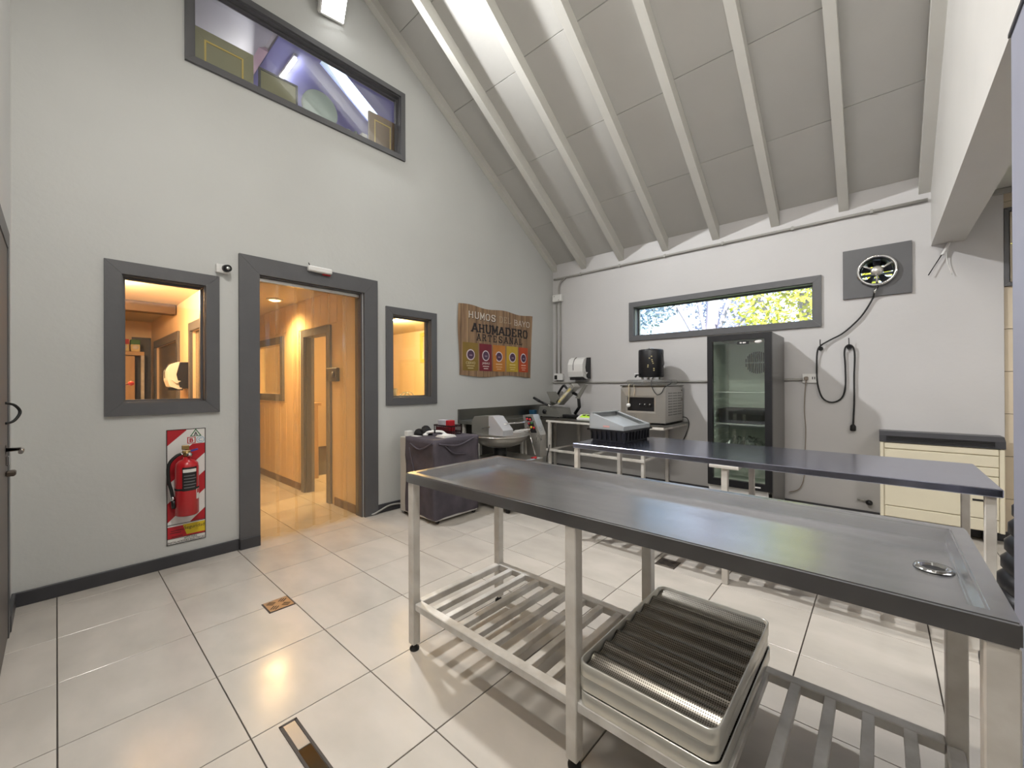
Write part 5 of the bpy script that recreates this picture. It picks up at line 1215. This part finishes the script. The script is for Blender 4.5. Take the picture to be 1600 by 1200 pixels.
# ------------------------------------------------------------------ things seen through the inner windows
t = empty('shelf_unit', (-4.6, -4.4, 0), 'wooden shelf unit in the left room', 'shelf')
obj('shelf_board', MB().bbox((-4.75, -5.0, 1.70), (-4.42, -4.12, 1.755), .004), M_wood, t)
obj('cabinet_panel', MB().bbox((-4.74, -5.0, .02), (-4.46, -4.22, 1.69), .006), M_wood, t)
obj('post', MB().bbox((-4.46, -4.16, 0), (-4.42, -4.12, 1.70), .004), M_gtube, t)
obj('dark_back', MB().box((-4.85, -4.22, .02), (-4.83, -4.0, 2.0)), M_base, t)
for k, (y, c, lb) in enumerate(((-4.44, 'b3222c', 'red and cream packet on the shelf, leftmost'), (-4.335, 'b3222c', 'red and cream packet on the shelf, beside the green one'), (-4.215, '3d6b2e', 'green and cream packet on the shelf, rightmost'))):
    t = empty('packet', (-4.5, y, 1.756), lb, 'packet', 'packets on the wooden shelf')
    obj('carton', MB().bbox((-4.56, y-.05, 1.756), (-4.44, y+.05, 1.86), .004), mat('cream_carton', 'e2cf9a', .6, var=.15, scale=20), t)
    obj('coloured_top', MB().bbox((-4.562, y-.051, 1.86), (-4.438, y+.051, 1.93), .004), mat('carton_'+c, c, .6), t)
    obj('print_oval', MB().lathe([(.0001, 0), (.035, 0), (.035, .001), (.0001, .001)], (-4.4395, y, 1.82), 'x', 16), M_wprint, t)
obj('ceiling_beam', MB().bbox((-2.95, YF+.1, 2.13), (-2.8, -4.0, 2.249), .006), mat('brown_beam', '5b4632', .6, var=.2), label='dark brown beam under the left room ceiling', cat='beam')
t = empty('lever_machine', (-1.3, -4.6, 0), 'machine with red-knobbed lever in the left room', 'machine')
obj('body', MB().bbox((-1.6, -4.95, 0), (-1.1, -4.62, 1.05), .02), M_steel, t)
obj('lever', MB().tube([(-1.3, -4.75, 1.04), (-1.3, -4.70, 1.235), (-1.3, -4.56, 1.27)], .008, 8), M_chrome, t)
obj('knob', MB().lathe([(.0001, -.022), (.018, -.013), (.022, 0), (.018, .013), (.0001, .022)], (-1.3, -4.545, 1.275), 'z', 14), M_red, t)
t = empty('white_counter', (-3.2, -4.15, 0), 'white counter under the dispenser in the left room', 'counter')
obj('top', MB().bbox((-4.0, -4.25, 1.0), (-2.7, -4.02, 1.05), .005), M_wplast, t)
obj('carcass', MB().bbox((-3.98, -4.23, 0), (-2.72, -4.02, 1.0), .005), M_cream, t)
# bench with glassware at the foot of the narrow window
t = empty('packing_table', (-.62, -2.3, 0), 'table behind the narrow inner window', 'table')
obj('tabletop', MB().bbox((-1.1, -2.9, .98), (-.3, -1.5, 1.02), .004), M_steel, t)
for x in (-1.06, -.34):
    for y in (-2.86, -1.54): leg(x, y, .98, .04, M_gtube, t, foot=False)
obj('glass_bowl', MB().lathe([(.05, 0), (.09, .03), (.12, .10), (.13, .19), (.125, .19), (.112, .10), (.08, .036), (.0001, .03)], (-.6, -2.44, 1.02), 'z', 28), clear_mat('bowl_glass', (.93, .97, .95), .12), label='clear glass bowl behind the narrow window', cat='bowl')
obj('dark_pan', MB().lathe([(.0001, 0), (.09, 0), (.12, .08), (.115, .08), (.085, .01), (.0001, .01)], (-.45, -2.70, 1.0205), 'z', 24).cyl((-.36, -2.74, 1.09), (-.32, -2.82, 1.12), .012, n=8), M_black, label='dark pan left of the glass bowl', cat='pan')
t = empty('coiled_band', (-.55, -2.2, 1.02), 'shiny coiled bands right of the glass bowl', 'band')
for k in range(2): obj('loop', MB().tube([(-.55-.05*k, -2.22+.09*k+.07*math.cos(2*PI*i/24), 1.094+.07*math.sin(2*PI*i/24)) for i in range(24)], .006, 6, closed=True), M_chrome, t)
t = empty('refrigerated_case', (-2.0, -2.0, 0), 'pale cabinet seen through the inner doorway', 'cabinet')
obj('body', MB().bbox((-2.6, -1.6, .05), (-1.6, -1.0, .62), .01), M_wplast, t)
obj('plinth', MB().box((-2.55, -1.57, 0), (-1.65, -1.03, .052)), M_base, t)
obj('tall_box', MB().bbox((-2.5, -3.45, 1.0), (-2.42, -3.4, 1.35), .004) if False else MB().bbox((-2.35, -2.85, 1.02), (-2.2, -2.75, 1.42), .006), M_black, label='dark upright box behind the inner hall window', cat='box')
t = empty('hall_bench', (-2.6, -2.75, 0), 'narrow bench behind the inner hall window', 'bench')
obj('top', MB().bbox((-3.2, -2.9, .98), (-1.95, -2.6, 1.018), .004), M_wood, t)
for x in (-3.15, -2.0): obj('leg', MB().bbox((x-.02, -2.87, 0), (x+.02, -2.63, .98), .003), M_wood, t)
